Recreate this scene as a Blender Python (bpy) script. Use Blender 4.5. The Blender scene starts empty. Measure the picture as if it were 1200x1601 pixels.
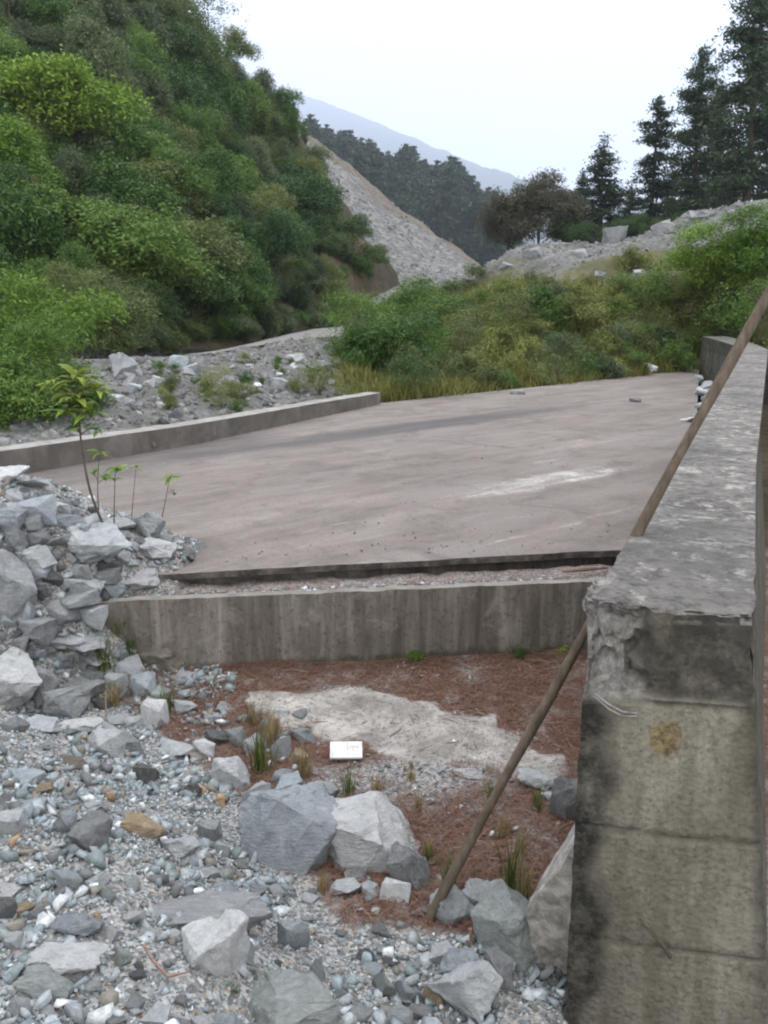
import bpy, bmesh, math, random
import numpy as np
from mathutils import Vector, Matrix, Quaternion, noise
from mathutils.bvhtree import BVHTree

R = math.radians
C = bpy.context.scene
COL = C.collection
rng = np.random.default_rng(7)
random.seed(7)

# ------------------------------------------------------------------ camera
EYE = 1.9
PITCH = R(13.3)
FPX = 1386.5
cam_d = bpy.data.cameras.new('camera')
cam = bpy.data.objects.new('camera', cam_d)
COL.objects.link(cam)
cam.location = (0, 0, EYE)
cam.rotation_euler = (R(90) - PITCH, 0, 0)
cam_d.lens = 31.18
cam_d.clip_start = 0.05
cam_d.clip_end = 8000
C.camera = cam

# ------------------------------------------------------------------ sky, sun, exposure
w = bpy.data.worlds.new('World')
C.world = w
w.use_nodes = True
nt = w.node_tree
nt.nodes.clear()
sky = nt.nodes.new('ShaderNodeTexSky')
sky.sky_type = 'NISHITA'
sky.sun_disc = False
sky.sun_elevation = R(61)
sky.sun_rotation = R(35)
mixc = nt.nodes.new('ShaderNodeMix')
mixc.data_type = 'RGBA'
mixc.inputs[0].default_value = 0.92
bg = nt.nodes.new('ShaderNodeBackground')
bg.inputs[1].default_value = 0.1
wo = nt.nodes.new('ShaderNodeOutputWorld')
tc = nt.nodes.new('ShaderNodeTexCoord')
sx = nt.nodes.new('ShaderNodeSeparateXYZ')
mr = nt.nodes.new('ShaderNodeMapRange')
mr.inputs[1].default_value, mr.inputs[2].default_value = 0.0, 1.0
mr.inputs[3].default_value, mr.inputs[4].default_value = 0.0, 1.0
cl = nt.nodes.new('ShaderNodeMix')
cl.data_type = 'RGBA'
cl.inputs[6].default_value = (15.2, 15.1, 15.2, 1)       # cloud deck low down
cl.inputs[7].default_value = (26.0, 26.0, 26.2, 1)       # cloud deck overhead
nt.links.new(tc.outputs['Generated'], sx.inputs[0])
nt.links.new(sx.outputs[2], mr.inputs[0])
nt.links.new(mr.outputs[0], cl.inputs[0])
nt.links.new(cl.outputs[2], mixc.inputs[7])
nt.links.new(sky.outputs[0], mixc.inputs[6])
nt.links.new(mixc.outputs[2], bg.inputs[0])
nt.links.new(bg.outputs[0], wo.inputs[0])
sun_d = bpy.data.lights.new('sun', 'SUN')
sun_d.energy = 1.5
sun_d.angle = R(11)
sun_d.color = (1, .97, .92)
sun = bpy.data.objects.new('sun', sun_d)
COL.objects.link(sun)
sun.rotation_euler = (R(-24), R(16), 0)
C.view_settings.view_transform = 'Standard'
C.view_settings.look = 'None'
C.view_settings.exposure = 0.16
C.view_settings.gamma = 1
C.render.engine = 'CYCLES'
C.cycles.use_denoising = True
C.cycles.filter_width = 2.1
C.cycles.max_bounces = 8
C.cycles.diffuse_bounces = 4
C.cycles.transmission_bounces = 4
C.cycles.transparent_max_bounces = 8
C.cycles.volume_bounces = 4
C.render.film_transparent = False


# ------------------------------------------------------------------ pixel rays (photo pixels, 1200 x 1601)
def ray(px, py):
    x = (px - 600) / FPX
    v = (800.5 - py) / FPX
    return Vector((x, math.cos(PITCH) + v * math.sin(PITCH), -math.sin(PITCH) + v * math.cos(PITCH)))


def P(px, py, z):
    r = ray(px, py)
    t = (z - EYE) / r.z
    return Vector((r.x * t, r.y * t, z))


def D(px, py, d):
    r = ray(px, py)
    t = d / r.y
    return Vector((r.x * t, d, EYE + r.z * t))


def S(t):
    t = min(1.0, max(0.0, t))
    return t * t * (3 - 2 * t)


def fbm(p, o=4):
    return noise.fractal(p, 1.0, 2.0, o)


# ------------------------------------------------------------------ material helpers
class N:
    def __init__(self, name):
        self.m = bpy.data.materials.new(name)
        self.m.use_nodes = True
        self.t = self.m.node_tree
        self.t.nodes.clear()
        self.out = self.t.nodes.new('ShaderNodeOutputMaterial')

    def new(self, k):
        return self.t.nodes.new(k)

    def link(self, a, b):
        self.t.links.new(a, b)

    def put(self, sock, v):
        if isinstance(v, bpy.types.NodeSocket):
            self.link(v, sock)
        elif v is not None:
            if isinstance(v, (tuple, list)) and len(v) == 3 and sock.type == 'RGBA':
                v = (*v, 1)
            sock.default_value = v

    def coord(self, kind='Object', scale=(1, 1, 1), rot=(0, 0, 0), loc=(0, 0, 0), tex=False):
        c = self.new('ShaderNodeTexCoord')
        m = self.new('ShaderNodeMapping')
        m.vector_type = 'TEXTURE' if tex else 'POINT'
        m.inputs['Scale'].default_value = scale
        m.inputs['Rotation'].default_value = rot
        m.inputs['Location'].default_value = loc
        self.link(c.outputs[kind], m.inputs[0])
        return m.outputs[0]

    def noise(self, scale, detail=5, rough=.6, vec=None, dist=0):
        n = self.new('ShaderNodeTexNoise')
        n.inputs['Scale'].default_value = scale
        n.inputs['Detail'].default_value = detail
        n.inputs['Roughness'].default_value = rough
        n.inputs['Distortion'].default_value = dist
        if vec is not None:
            self.link(vec, n.inputs['Vector'])
        return n.outputs['Fac']

    def voro(self, scale, vec=None, feature='F1', out='Distance'):
        n = self.new('ShaderNodeTexVoronoi')
        n.feature = feature
        n.inputs['Scale'].default_value = scale
        if vec is not None:
            self.link(vec, n.inputs['Vector'])
        return n.outputs[out]

    def ramp(self, fac, stops):
        n = self.new('ShaderNodeValToRGB')
        e = n.color_ramp.elements
        while len(e) < len(stops):
            e.new(.5)
        for i, (p, c) in enumerate(stops):
            e[i].position = p
            if not isinstance(c, (tuple, list)):
                c = (c, c, c)
            e[i].color = (*c[:3], 1)
        self.put(n.inputs[0], fac)
        return n.outputs[0]

    def mix(self, fac, a, b, mode='MIX'):
        n = self.new('ShaderNodeMix')
        n.data_type = 'RGBA'
        n.blend_type = mode
        self.put(n.inputs[0], fac)
        self.put(n.inputs[6], a)
        self.put(n.inputs[7], b)
        return n.outputs[2]

    def math(self, op, a, b=None):
        n = self.new('ShaderNodeMath')
        n.operation = op
        self.put(n.inputs[0], a)
        if b is not None:
            self.put(n.inputs[1], b)
        return n.outputs[0]

    def xyz(self, vec):
        n = self.new('ShaderNodeSeparateXYZ')
        self.link(vec, n.inputs[0])
        return n.outputs

    def maprange(self, v, a, b, c=0, d=1):
        n = self.new('ShaderNodeMapRange')
        n.interpolation_type = 'SMOOTHSTEP'
        self.put(n.inputs[0], v)
        for i, x in enumerate((a, b, c, d)):
            n.inputs[i + 1].default_value = x
        return n.outputs[0]

    def attr(self, name, out='Color'):
        n = self.new('ShaderNodeAttribute')
        n.attribute_name = name
        return n.outputs[out]

    def orand(self):
        return self.new('ShaderNodeObjectInfo').outputs['Random']

    def bump(self, h, strength=.5, dist=.01):
        n = self.new('ShaderNodeBump')
        n.inputs['Strength'].default_value = strength
        n.inputs['Distance'].default_value = dist
        self.link(h, n.inputs['Height'])
        return n.outputs[0]

    def done(self, col, rough=.9, normal=None, spec=.25):
        b = self.new('ShaderNodeBsdfPrincipled')
        self.put(b.inputs['Base Color'], col)
        self.put(b.inputs['Roughness'], rough)
        b.inputs['Specular IOR Level'].default_value = spec
        if normal is not None:
            self.link(normal, b.inputs['Normal'])
        self.link(b.outputs[0], self.out.inputs[0])
        return self.m


M = {}


def rock_mat(name, dark, mid, light):
    n = N(name)
    v = n.coord('Object')
    o = n.new('ShaderNodeVectorMath')
    o.operation = 'ADD'
    n.link(v, o.inputs[0])
    r = n.math('MULTIPLY', n.orand(), 40.0)
    cb = n.new('ShaderNodeCombineXYZ')
    n.link(r, cb.inputs[0])
    n.link(r, cb.inputs[1])
    n.link(cb.outputs[0], o.inputs[1])
    vv = o.outputs[0]
    a = n.noise(2.6, 9, .74, vv, .6)
    c = n.ramp(a, [(.3, dark), (.52, mid), (.72, light)])
    s = n.noise(14, 5, .7, vv)
    c = n.mix(n.ramp(s, [(.35, .35), (.55, 0)]), c, dark)
    c = n.mix(n.ramp(n.noise(55, 3, .7, vv), [(.36, .35), (.44, 0)]), c, (.10, .10, .10))
    c = n.mix(n.ramp(n.noise(3.0, 6, .75, vv, .3), [(.55, 0), (.68, .4)]), c, (.42, .41, .385))      # dust
    vein = n.ramp(n.noise(1.6, 4, .6, vv, 3.0), [(.485, 0), (.5, 1), (.515, 0)])
    c = n.mix(n.math('MULTIPLY', vein, .35), c, light)
    val = n.maprange(n.orand(), 0, 1, .8, 1.15)
    hs = n.new('ShaderNodeHueSaturation')
    n.put(hs.inputs['Value'], val)
    n.put(hs.inputs['Color'], c)
    st = n.noise(5, 5, .65, n.coord('Object', (1, 1, 4.5), (.4, .3, 0)), .4)       # bedding
    nb = n.math('ADD', n.math('ADD', n.noise(6, 9, .74, vv), n.math('MULTIPLY', n.noise(38, 5, .65, vv), .4)), n.math('MULTIPLY', st, .8))
    return n.done(hs.outputs[0], .88, n.bump(nb, .9, .022))


M['white'] = rock_mat('white_stone', (.42, .44, .455), (.64, .65, .655), (.78, .78, .775))
M['pale'] = rock_mat('pale_grey_stone', (.32, .345, .36), (.50, .525, .54), (.65, .665, .67))
M['grey'] = rock_mat('grey_stone', (.19, .20, .21), (.32, .332, .342), (.46, .468, .47))
M['blue'] = rock_mat('blue_grey_stone', (.235, .27, .295), (.385, .425, .455), (.55, .585, .61))
M['dark'] = rock_mat('dark_stone', (.085, .087, .09), (.155, .157, .16), (.24, .24, .24))
M['ochre'] = rock_mat('ochre_stone', (.22, .165, .105), (.38, .295, .19), (.50, .43, .32))
M['green'] = rock_mat('greenish_stone', (.20, .228, .22), (.34, .37, .358), (.49, .515, .505))
M['brown'] = rock_mat('brown_stone', (.12, .105, .083), (.225, .20, .16), (.32, .295, .245))

# pebbles: colour per stone from the mesh
n = N('pebble_mix')
c = n.attr('Col')
v = n.coord('Object')
c = n.mix(n.ramp(n.noise(60, 4, .7, v), [(.35, .5), (.6, 0)]), c, (.10, .10, .10))
M['pebble'] = n.done(c, .85, n.bump(n.noise(160, 4, .6, v), .4, .004))

# gritty ground under the gravel
n = N('gravel_grit')
v = n.coord('Object')
c = n.ramp(n.noise(1.4, 6, .6, v), [(.3, (.13, .125, .115)), (.5, (.20, .195, .185)), (.7, (.27, .265, .25))])
g = n.voro(85, v, out='Color')
gb = n.new('ShaderNodeRGBToBW')
n.link(g, gb.inputs[0])
c = n.mix(.75, c, n.ramp(gb.outputs[0], [(.2, (.09, .09, .09)), (.5, (.23, .235, .24)), (.75, (.42, .43, .43)), (.9, (.30, .22, .14))]))
redm = n.attr('red')
needles = n.ramp(n.noise(55, 6, .75, n.coord('Object', (1, .45, 1), (0, 0, .5))), [(.3, (.050, .025, .018)), (.5, (.105, .054, .038)), (.66, (.175, .100, .070))])
patchy = n.ramp(n.noise(3.5, 6, .7, v, .5), [(.36, .35), (.5, 1)])
c = n.mix(n.math('MULTIPLY', redm, patchy), c, needles)
ce = n.ramp(n.noise(5, 7, .72, v, .4), [(.30, (.14, .133, .122)), (.46, (.25, .235, .215)), (.64, (.43, .405, .372))])
ce = n.mix(n.ramp(n.noise(34, 5, .75, v), [(.38, .8), (.48, 0)]), ce, (.13, .12, .105))
ce = n.mix(n.ramp(n.voro(24, v), [(.09, .9), (.17, 0)]), ce, (.06, .055, .05))
pa = n.math('ADD', n.attr('pale', 'Fac'), n.math('MULTIPLY', n.math('SUBTRACT', n.noise(11, 6, .75, v), .5), 1.5))
c = n.mix(n.maprange(pa, .30, .72), c, ce)
h = n.math('ADD', n.voro(85, v), n.math('MULTIPLY', n.noise(30, 6, .7, v), .7))
M['grit'] = n.done(c, .95, n.bump(h, .7, .012))

# vegetation-less hillside earth
n = N('hill_earth')
v = n.coord('Object')
c = n.ramp(n.noise(.25, 7, .65, v, .5), [(.3, (.045, .038, .022)), (.48, (.085, .065, .038)), (.62, (.14, .095, .06)), (.75, (.07, .075, .03))])
c = n.mix(n.ramp(n.noise(3.5, 5, .7, v), [(.4, .7), (.62, 0)]), c, (.03, .035, .016))
M['earth'] = n.done(c, .95, n.bump(n.noise(2.5, 8, .7, v), .8, .4))

n = N('scree_rubble')
v = n.coord('Object')
va = n.coord('Object', (1, .35, .35))
c = n.ramp(n.noise(.35, 7, .7, va, .5), [(.3, (.125, .124, .122)), (.5, (.195, .193, .19)), (.7, (.26, .257, .25))])
vb = n.voro(2.2, v, out='Color')
gb = n.new('ShaderNodeRGBToBW')
n.link(vb, gb.inputs[0])
c = n.mix(.5, c, n.ramp(gb.outputs[0], [(.2, (.10, .10, .098)), (.6, (.20, .198, .193)), (.85, (.31, .305, .30))]))
c = n.mix(n.attr('red'), c, n.ramp(n.noise(.8, 5, .7, v), [(.35, (.095, .08, .055)), (.65, (.18, .15, .115))]))
M['scree'] = n.done(c, .95, n.bump(n.math('ADD', n.voro(2.2, v), n.noise(1.2, 8, .7, v)), .8, .35))

n = N('mound_gravel')
v = n.coord('Object')
c = n.ramp(n.noise(.8, 7, .7, v, .5), [(.3, (.12, .12, .12)), (.5, (.21, .21, .205)), (.7, (.31, .31, .30))])
c = n.mix(n.ramp(n.noise(6, 5, .75, v), [(.4, .7), (.6, 0)]), c, (.10, .098, .095))
c = n.mix(n.math('MULTIPLY', n.attr('red'), n.ramp(n.noise(1.8, 5, .7, v), [(.35, .6), (.6, 1)])), c,
          n.ramp(n.noise(4, 5, .7, v), [(.35, (.06, .065, .02)), (.6, (.13, .125, .04)), (.72, (.17, .14, .07))]))
M['mound'] = n.done(c, .95, n.bump(n.noise(5, 8, .75, v), .8, .15))

n = N('dirt_road')
v = n.coord('Object')
c = n.ramp(n.noise(1.2, 7, .7, v), [(.3, (.13, .125, .12)), (.7, (.24, .23, .22))])
M['road'] = n.done(c, .95, n.bump(n.noise(9, 6, .7, v), .5, .04))

n = N('forest_floor')
v = n.coord('Object')
c = n.ramp(n.noise(.05, 8, .7, v), [(.3, (.022, .032, .018)), (.6, (.05, .065, .035)), (.75, (.075, .085, .05))])
M['forest'] = n.done(c, 1.0, n.bump(n.noise(.12, 8, .75, v), 1, 8))

# road slab concrete: brownish grey, streaked along the traffic
n = N('slab_concrete')
v = n.coord('Object')
vs = n.coord('Object', (1.5, .34, 1), (0, 0, R(42)), tex=True)
a = n.noise(1.0, 8, .62, vs, .5)
c = n.ramp(a, [(.28, (.098, .085, .077)), (.5, (.170, .150, .138)), (.72, (.262, .235, .219))])
c = n.mix(n.ramp(n.noise(.8, 5, .6, vs, .6), [(.38, .6), (.52, 0)]), c, (.185, .172, .165))
c = n.mix(n.ramp(n.noise(7, 6, .7, v), [(.42, .45), (.6, 0)]), c, (.20, .165, .145))
c = n.mix(n.ramp(n.noise(2.2, 6, .75, n.coord('Object', (2.6, .30, 1), (0, 0, R(40)), (3, 2, 0), tex=True)), [(.60, 0), (.72, .55)]), c, (.44, .41, .39))
# dried cement smear
def seg_mask(n, v, A, B, hw, k):
    d = (B - A)
    L = d.length
    ang = math.atan2(d.y, d.x)
    m = n.new('ShaderNodeMapping')
    m.vector_type = 'TEXTURE'
    m.inputs['Location'].default_value = ((A.x + B.x) / 2, (A.y + B.y) / 2, 0)
    m.inputs['Rotation'].default_value = (0, 0, ang)
    m.inputs['Scale'].default_value = (L / 2, hw, 1)
    n.link(v, m.inputs[0])
    o = n.xyz(m.outputs[0])
    q = n.math('ADD', n.math('MULTIPLY', o[0], o[0]), n.math('MULTIPLY', o[1], o[1]))
    f = n.maprange(q, 1.3, .1, 0, 1)
    return n.math('MULTIPLY', f, n.ramp(n.noise(1.6, 6, .75, m.outputs[0]), k))
sm = seg_mask(n, v, P(690, 783, .5), P(1010, 722, .5), .20, [(.40, 0), (.58, 1)])
c = n.mix(n.math('MULTIPLY', sm, n.ramp(n.noise(9, 6, .8, v), [(.40, .15), (.60, .85)])), c, (.56, .54, .52))
c = n.mix(n.ramp(n.noise(1.9, 7, .72, v, .8), [(.36, .6), (.5, 0)]), c, (.105, .090, .081))
sm = seg_mask(n, v, P(200, 725, .5), P(930, 630, .5), .34, [(.30, .35), (.52, 1)])
c = n.mix(n.math('MULTIPLY', sm, .92), c, (.078, .073, .074))
sm = seg_mask(n, v, P(-60, 770, .5), P(430, 668, .5), .8, [(.34, .3), (.6, 1)])
c = n.mix(n.math('MULTIPLY', sm, .85), c, (.085, .079, .078))
c = n.mix(n.ramp(n.noise(42, 4, .7, v), [(.36, .55), (.45, 0)]), c, (.085, .072, .065))
c = n.mix(n.ramp(n.noise(24, 5, .75, v), [(.62, 0), (.70, .5)]), c, (.40, .37, .345))
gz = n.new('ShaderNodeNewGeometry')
c = n.mix(n.maprange(n.xyz(gz.outputs['Normal'])[2], .75, .3), c, n.ramp(n.noise(14, 6, .7, v), [(.4, (.035, .03, .027)), (.65, (.13, .115, .105))]))  # upright slab edges painted dark: shade of the undercut lip put into the colour
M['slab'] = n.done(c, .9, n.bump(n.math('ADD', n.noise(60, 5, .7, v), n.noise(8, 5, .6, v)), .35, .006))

# weathered cast concrete with vertical drip stains
n = N('stained_concrete')
v = n.coord('Object')
vd = n.coord('Object', (1, 1, .10))
a = n.noise(9, 5, .6, vd, .3)
c = n.ramp(a, [(.3, (.085, .074, .063)), (.5, (.165, .147, .128)), (.7, (.265, .24, .212))])
c = n.mix(n.ramp(n.noise(22, 5, .7, vd), [(.4, .5), (.6, 0)]), c, (.065, .056, .048))
c = n.mix(n.ramp(n.noise(40, 5, .75, v), [(.36, .6), (.47, 0)]), c, (.05, .044, .037))
c = n.mix(n.ramp(n.noise(5, 6, .7, v, .5), [(.56, 0), (.7, .5)]), c, (.30, .275, .245))
fo = n.math('ADD', n.maprange(n.xyz(v)[2], .17, .03), n.math('MULTIPLY', n.math('SUBTRACT', n.noise(12, 5, .7, v), .5), 1.2))
c = n.mix(n.maprange(fo, .5, .95, 0, .8), c, (.04, .042, .026))
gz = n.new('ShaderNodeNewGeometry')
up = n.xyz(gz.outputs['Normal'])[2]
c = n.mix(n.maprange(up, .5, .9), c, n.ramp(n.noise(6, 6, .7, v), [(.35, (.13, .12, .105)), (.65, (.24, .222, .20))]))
M['stained'] = n.done(c, .92, n.bump(n.noise(30, 7, .7, v), .45, .01))

n = N('kerb_concrete')
v = n.coord('Object')
c = n.ramp(n.noise(3.5, 6, .65, v, .4), [(.3, (.075, .068, .06)), (.5, (.125, .113, .102)), (.7, (.18, .166, .152))])
c = n.mix(n.ramp(n.noise(11, 5, .7, n.coord('Object', (1, 1, .25))), [(.4, .5), (.6, 0)]), c, (.085, .078, .07))
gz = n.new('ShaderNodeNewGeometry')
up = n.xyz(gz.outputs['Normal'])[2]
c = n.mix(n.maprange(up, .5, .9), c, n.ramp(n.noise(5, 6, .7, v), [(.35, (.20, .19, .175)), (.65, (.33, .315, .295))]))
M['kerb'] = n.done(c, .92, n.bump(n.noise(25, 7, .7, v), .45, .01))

# right parapet: grey top with pale lichen, olive end face with black algae
n = N('parapet_concrete')
v = n.coord('Object')
gz = n.new('ShaderNodeNewGeometry')
up = n.xyz(gz.outputs['Normal'])[2]
top = n.ramp(n.noise(2.4, 7, .68, v, .4), [(.3, (.095, .089, .083)), (.48, (.168, .157, .145)), (.65, (.24, .226, .208))])
top = n.mix(n.ramp(n.noise(17, 6, .72, v), [(.40, .65), (.56, 0)]), top, (.10, .097, .092))
top = n.mix(n.ramp(n.noise(9, 7, .78, v, .3), [(.53, 0), (.62, .8)]), top, (.42, .40, .36))
top = n.mix(n.ramp(n.noise(21, 6, .78, v), [(.40, .75), (.50, 0)]), top, (.055, .053, .05))
top = n.mix(n.ramp(n.noise(1.1, 5, .65, v), [(.36, .6), (.5, 0)]), top, (.10, .096, .096))
fc = n.ramp(n.noise(3.0, 6, .65, n.coord('Object', (1, 1, .35)), .4), [(.3, (.105, .098, .078)), (.5, (.205, .192, .156)), (.72, (.31, .292, .245))])
fc = n.mix(n.ramp(n.noise(11, 5, .65, n.coord('Object', (1, 1, .18))), [(.4, .55), (.58, 0)]), fc, (.085, .074, .05))
alg = n.attr('red')
fc = n.mix(n.math('MULTIPLY', alg, n.ramp(n.noise(10, 7, .75, v), [(.46, 1), (.66, .35)])), fc, (.018, .018, .015))
fc = n.mix(n.ramp(n.voro(46, v), [(.07, .8), (.13, 0)]), fc, (.045, .042, .035))
fc = n.mix(n.ramp(n.noise(48, 5, .72, v), [(.36, .55), (.5, 0)]), fc, (.07, .064, .05))
mo = n.math('ADD', n.attr('moss', 'Fac'), n.math('MULTIPLY', n.math('SUBTRACT', n.noise(26, 5, .7, v), .5), 1.3))
fc = n.mix(n.maprange(mo, .40, .75, 0, .85), fc, n.ramp(n.noise(50, 5, .7, v), [(.38, (.07, .05, .02)), (.62, (.26, .20, .095))]))
fc = n.mix(n.attr('chip', 'Fac'), fc, n.ramp(n.noise(34, 7, .75, v), [(.35, (.09, .085, .075)), (.52, (.23, .22, .205)), (.68, (.42, .40, .38))]))
c = n.mix(n.math('MULTIPLY', n.maprange(up, .35, .7), n.maprange(n.xyz(v)[2], 1.13, 1.155)), fc, top)
h = n.math('ADD', n.noise(35, 7, .75, v), n.math('MULTIPLY', n.voro(60, v), .5))
M['parapet'] = n.done(c, .95, n.bump(h, .85, .014))

n = N('pale_cement')
v = n.coord('Object')
c = n.ramp(n.noise(3.2, 7, .7, v, .4), [(.32, (.17, .16, .145)), (.47, (.36, .33, .295)), (.62, (.56, .51, .46))])
c = n.mix(n.ramp(n.noise(16, 6, .75, v), [(.38, .85), (.50, 0)]), c, (.13, .12, .105))
c = n.mix(n.ramp(n.voro(28, v), [(.10, .9), (.2, 0)]), c, (.06, .055, .05))
M['cement'] = n.done(c, .95, n.bump(n.noise(24, 7, .7, v), .6, .012))

n = N('weathered_pole_wood')
v = n.coord('Object', (14, 14, .9))
c = n.ramp(n.noise(3, 6, .65, v), [(.3, (.050, .037, .027)), (.55, (.098, .076, .056)), (.75, (.15, .122, .092))])
M['wood'] = n.done(c, .8, n.bump(n.noise(5, 6, .7, v), .5, .006))

n = N('bark')
v = n.coord('Object', (6, 6, 1))
c = n.ramp(n.noise(4, 6, .7, v), [(.3, (.045, .034, .026)), (.6, (.105, .082, .062))])
M['bark'] = n.done(c, .95, n.bump(n.noise(6, 6, .7, v), .6, .03))
n = N('twig_wood')
c = n.ramp(n.noise(30, 4, .6, n.coord()), [(.3, (.14, .09, .07)), (.7, (.27, .19, .155))])
M['twig'] = n.done(c, .85)
n = N('wire_steel')
c = n.ramp(n.noise(40, 4, .6, n.coord()), [(.35, (.10, .075, .06)), (.6, (.20, .20, .20))])
M['steel'] = n.done(c, .55, spec=.5)
n = N('white_board')
c = n.ramp(n.noise(12, 5, .6, n.coord()), [(.35, (.44, .43, .41)), (.6, (.66, .655, .64))])
M['white_board'] = n.done(c, .6)
n = N('grey_print')
M['print'] = n.done((.38, .37, .38), .7)
n = N('dry_needles')
c = n.ramp(n.orand(), [(0, (.2, .09, .05)), (1, (.2, .09, .05))])
M['needle'] = n.done(n.mix(n.attr('Col'), (.075, .036, .025), (.20, .115, .078)), .85)


def leaf_mat(name, dark, light, trans=.3):
    n = N(name)
    tone = n.attr('tone', 'Fac')
    c = n.mix(tone, dark, light)
    hs = n.new('ShaderNodeHueSaturation')
    n.put(hs.inputs['Color'], c)
    n.put(hs.inputs['Value'], n.maprange(n.orand(), 0, 1, .75, 1.2))
    n.put(hs.inputs['Hue'], n.maprange(n.orand(), 0, 1, .512, .488))
    d = n.new('ShaderNodeBsdfPrincipled')
    n.link(hs.outputs[0], d.inputs['Base Color'])
    d.inputs['Roughness'].default_value = .55
    d.inputs['Specular IOR Level'].default_value = .25
    t = n.new('ShaderNodeBsdfTranslucent')
    n.link(hs.outputs[0], t.inputs[0])
    m = n.new('ShaderNodeMixShader')
    m.inputs[0].default_value = trans
    n.link(d.outputs[0], m.inputs[1])
    n.link(t.outputs[0], m.inputs[2])
    n.link(m.outputs[0], n.out.inputs[0])
    return n.m


M['leaf_bright'] = leaf_mat('bright_green_leaves', (0.042, 0.102, 0.010), (0.186, 0.301, 0.038))
M['leaf_mid'] = leaf_mat('mid_green_leaves', (0.035, 0.089, 0.015), (0.120, 0.206, 0.037))
M['leaf_olive'] = leaf_mat('olive_green_leaves', (0.061, 0.095, 0.024), (0.177, 0.213, 0.071))
M['leaf_dark'] = leaf_mat('dark_green_leaves', (0.023, 0.058, 0.016), (0.072, 0.136, 0.037))
M['leaf_grey'] = leaf_mat('grey_green_leaves', (0.046, 0.074, 0.032), (0.127, 0.171, 0.080))
M['leaf_yellow'] = leaf_mat('yellow_green_leaves', (.070, .090, .018), (.215, .245, .070))
M['leaf_brown'] = leaf_mat('brown_twiggy_leaves', (.055, .056, .030), (.150, .142, .085))
M['leaf_pine'] = leaf_mat('pine_needles', (.014, .034, .017), (.066, .108, .052), .2)
M['leaf_fresh'] = leaf_mat('fresh_sapling_leaves', (.085, .135, .02), (.26, .33, .06), .4)
M['grass_green'] = leaf_mat('green_grass', (.055, .085, .018), (.19, .23, .06), .35)
M['grass_dry'] = leaf_mat('dry_grass', (.15, .12, .05), (.36, .29, .15), .35)


# ------------------------------------------------------------------ object helpers
def tag(o, label=None, cat=None, group=None, kind=None):
    if label: o['label'] = label
    if cat: o['category'] = cat
    if group: o['group'] = group
    if kind: o['kind'] = kind
    return o


def link_mesh(name, me, mat=None, parent=None, loc=None):
    o = bpy.data.objects.new(name, me)
    COL.objects.link(o)
    if mat is not None and not me.materials:
        me.materials.append(mat)
    if parent is not None:
        o.parent = parent
    if loc is not None:
        o.location = loc
    return o


def empty(name, loc, rz=0, scale=None):
    o = bpy.data.objects.new(name, None)
    o.empty_display_size = .1
    COL.objects.link(o)
    o.location = loc
    o.rotation_euler = (0, 0, rz)
    if scale is not None:
        o.scale = scale
    return o


def mesh_np(name, verts, faces, attrs=None, smooth=False):
    """verts (n,3), faces (m,k) all the same k; attrs: name -> (n,) float or (n,3) colour per vertex"""
    me = bpy.data.meshes.new(name)
    verts = np.asarray(verts, np.float32)
    faces = np.asarray(faces, np.int32)
    k = faces.shape[1]
    me.vertices.add(len(verts))
    me.vertices.foreach_set('co', verts.ravel())
    me.loops.add(faces.size)
    me.loops.foreach_set('vertex_index', faces.ravel())
    me.polygons.add(len(faces))
    me.polygons.foreach_set('loop_start', np.arange(0, faces.size, k, dtype=np.int32))
    me.polygons.foreach_set('loop_total', np.full(len(faces), k, np.int32))
    if smooth:
        me.polygons.foreach_set('use_smooth', np.ones(len(faces), bool))
    for nm, a in (attrs or {}).items():
        a = np.asarray(a, np.float32)
        if a.ndim == 1:
            at = me.attributes.new(nm, 'FLOAT', 'POINT')
            at.data.foreach_set('value', a)
        else:
            at = me.color_attributes.new(nm, 'FLOAT_COLOR', 'POINT')
            at.data.foreach_set('color', np.concatenate([a, np.ones((len(a), 1), np.float32)], 1).ravel())
    me.update()
    me.validate()
    return me


def grid_faces(nu, nv):
    i, j = np.meshgrid(np.arange(nu - 1), np.arange(nv - 1), indexing='ij')
    a = (i * nv + j).ravel()
    return np.stack([a, a + nv, a + nv + 1, a + 1], 1)


def rotmats(n, full=True):
    q = rng.normal(size=(n, 4))
    q /= np.linalg.norm(q, axis=1, keepdims=True)
    a, b, c, d = q.T
    return np.stack([np.stack([a*a+b*b-c*c-d*d, 2*b*c-2*a*d, 2*b*d+2*a*c], 1),
                     np.stack([2*b*c+2*a*d, a*a-b*b+c*c-d*d, 2*c*d-2*a*b], 1),
                     np.stack([2*b*d-2*a*c, 2*c*d+2*a*b, a*a-b*b-c*c+d*d], 1)], 1)


def zrot(n):
    t = rng.uniform(0, 2 * np.pi, n)
    z, o = np.zeros(n), np.ones(n)
    return np.stack([np.stack([np.cos(t), -np.sin(t), z], 1), np.stack([np.sin(t), np.cos(t), z], 1), np.stack([z, z, o], 1)], 1)


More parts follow.
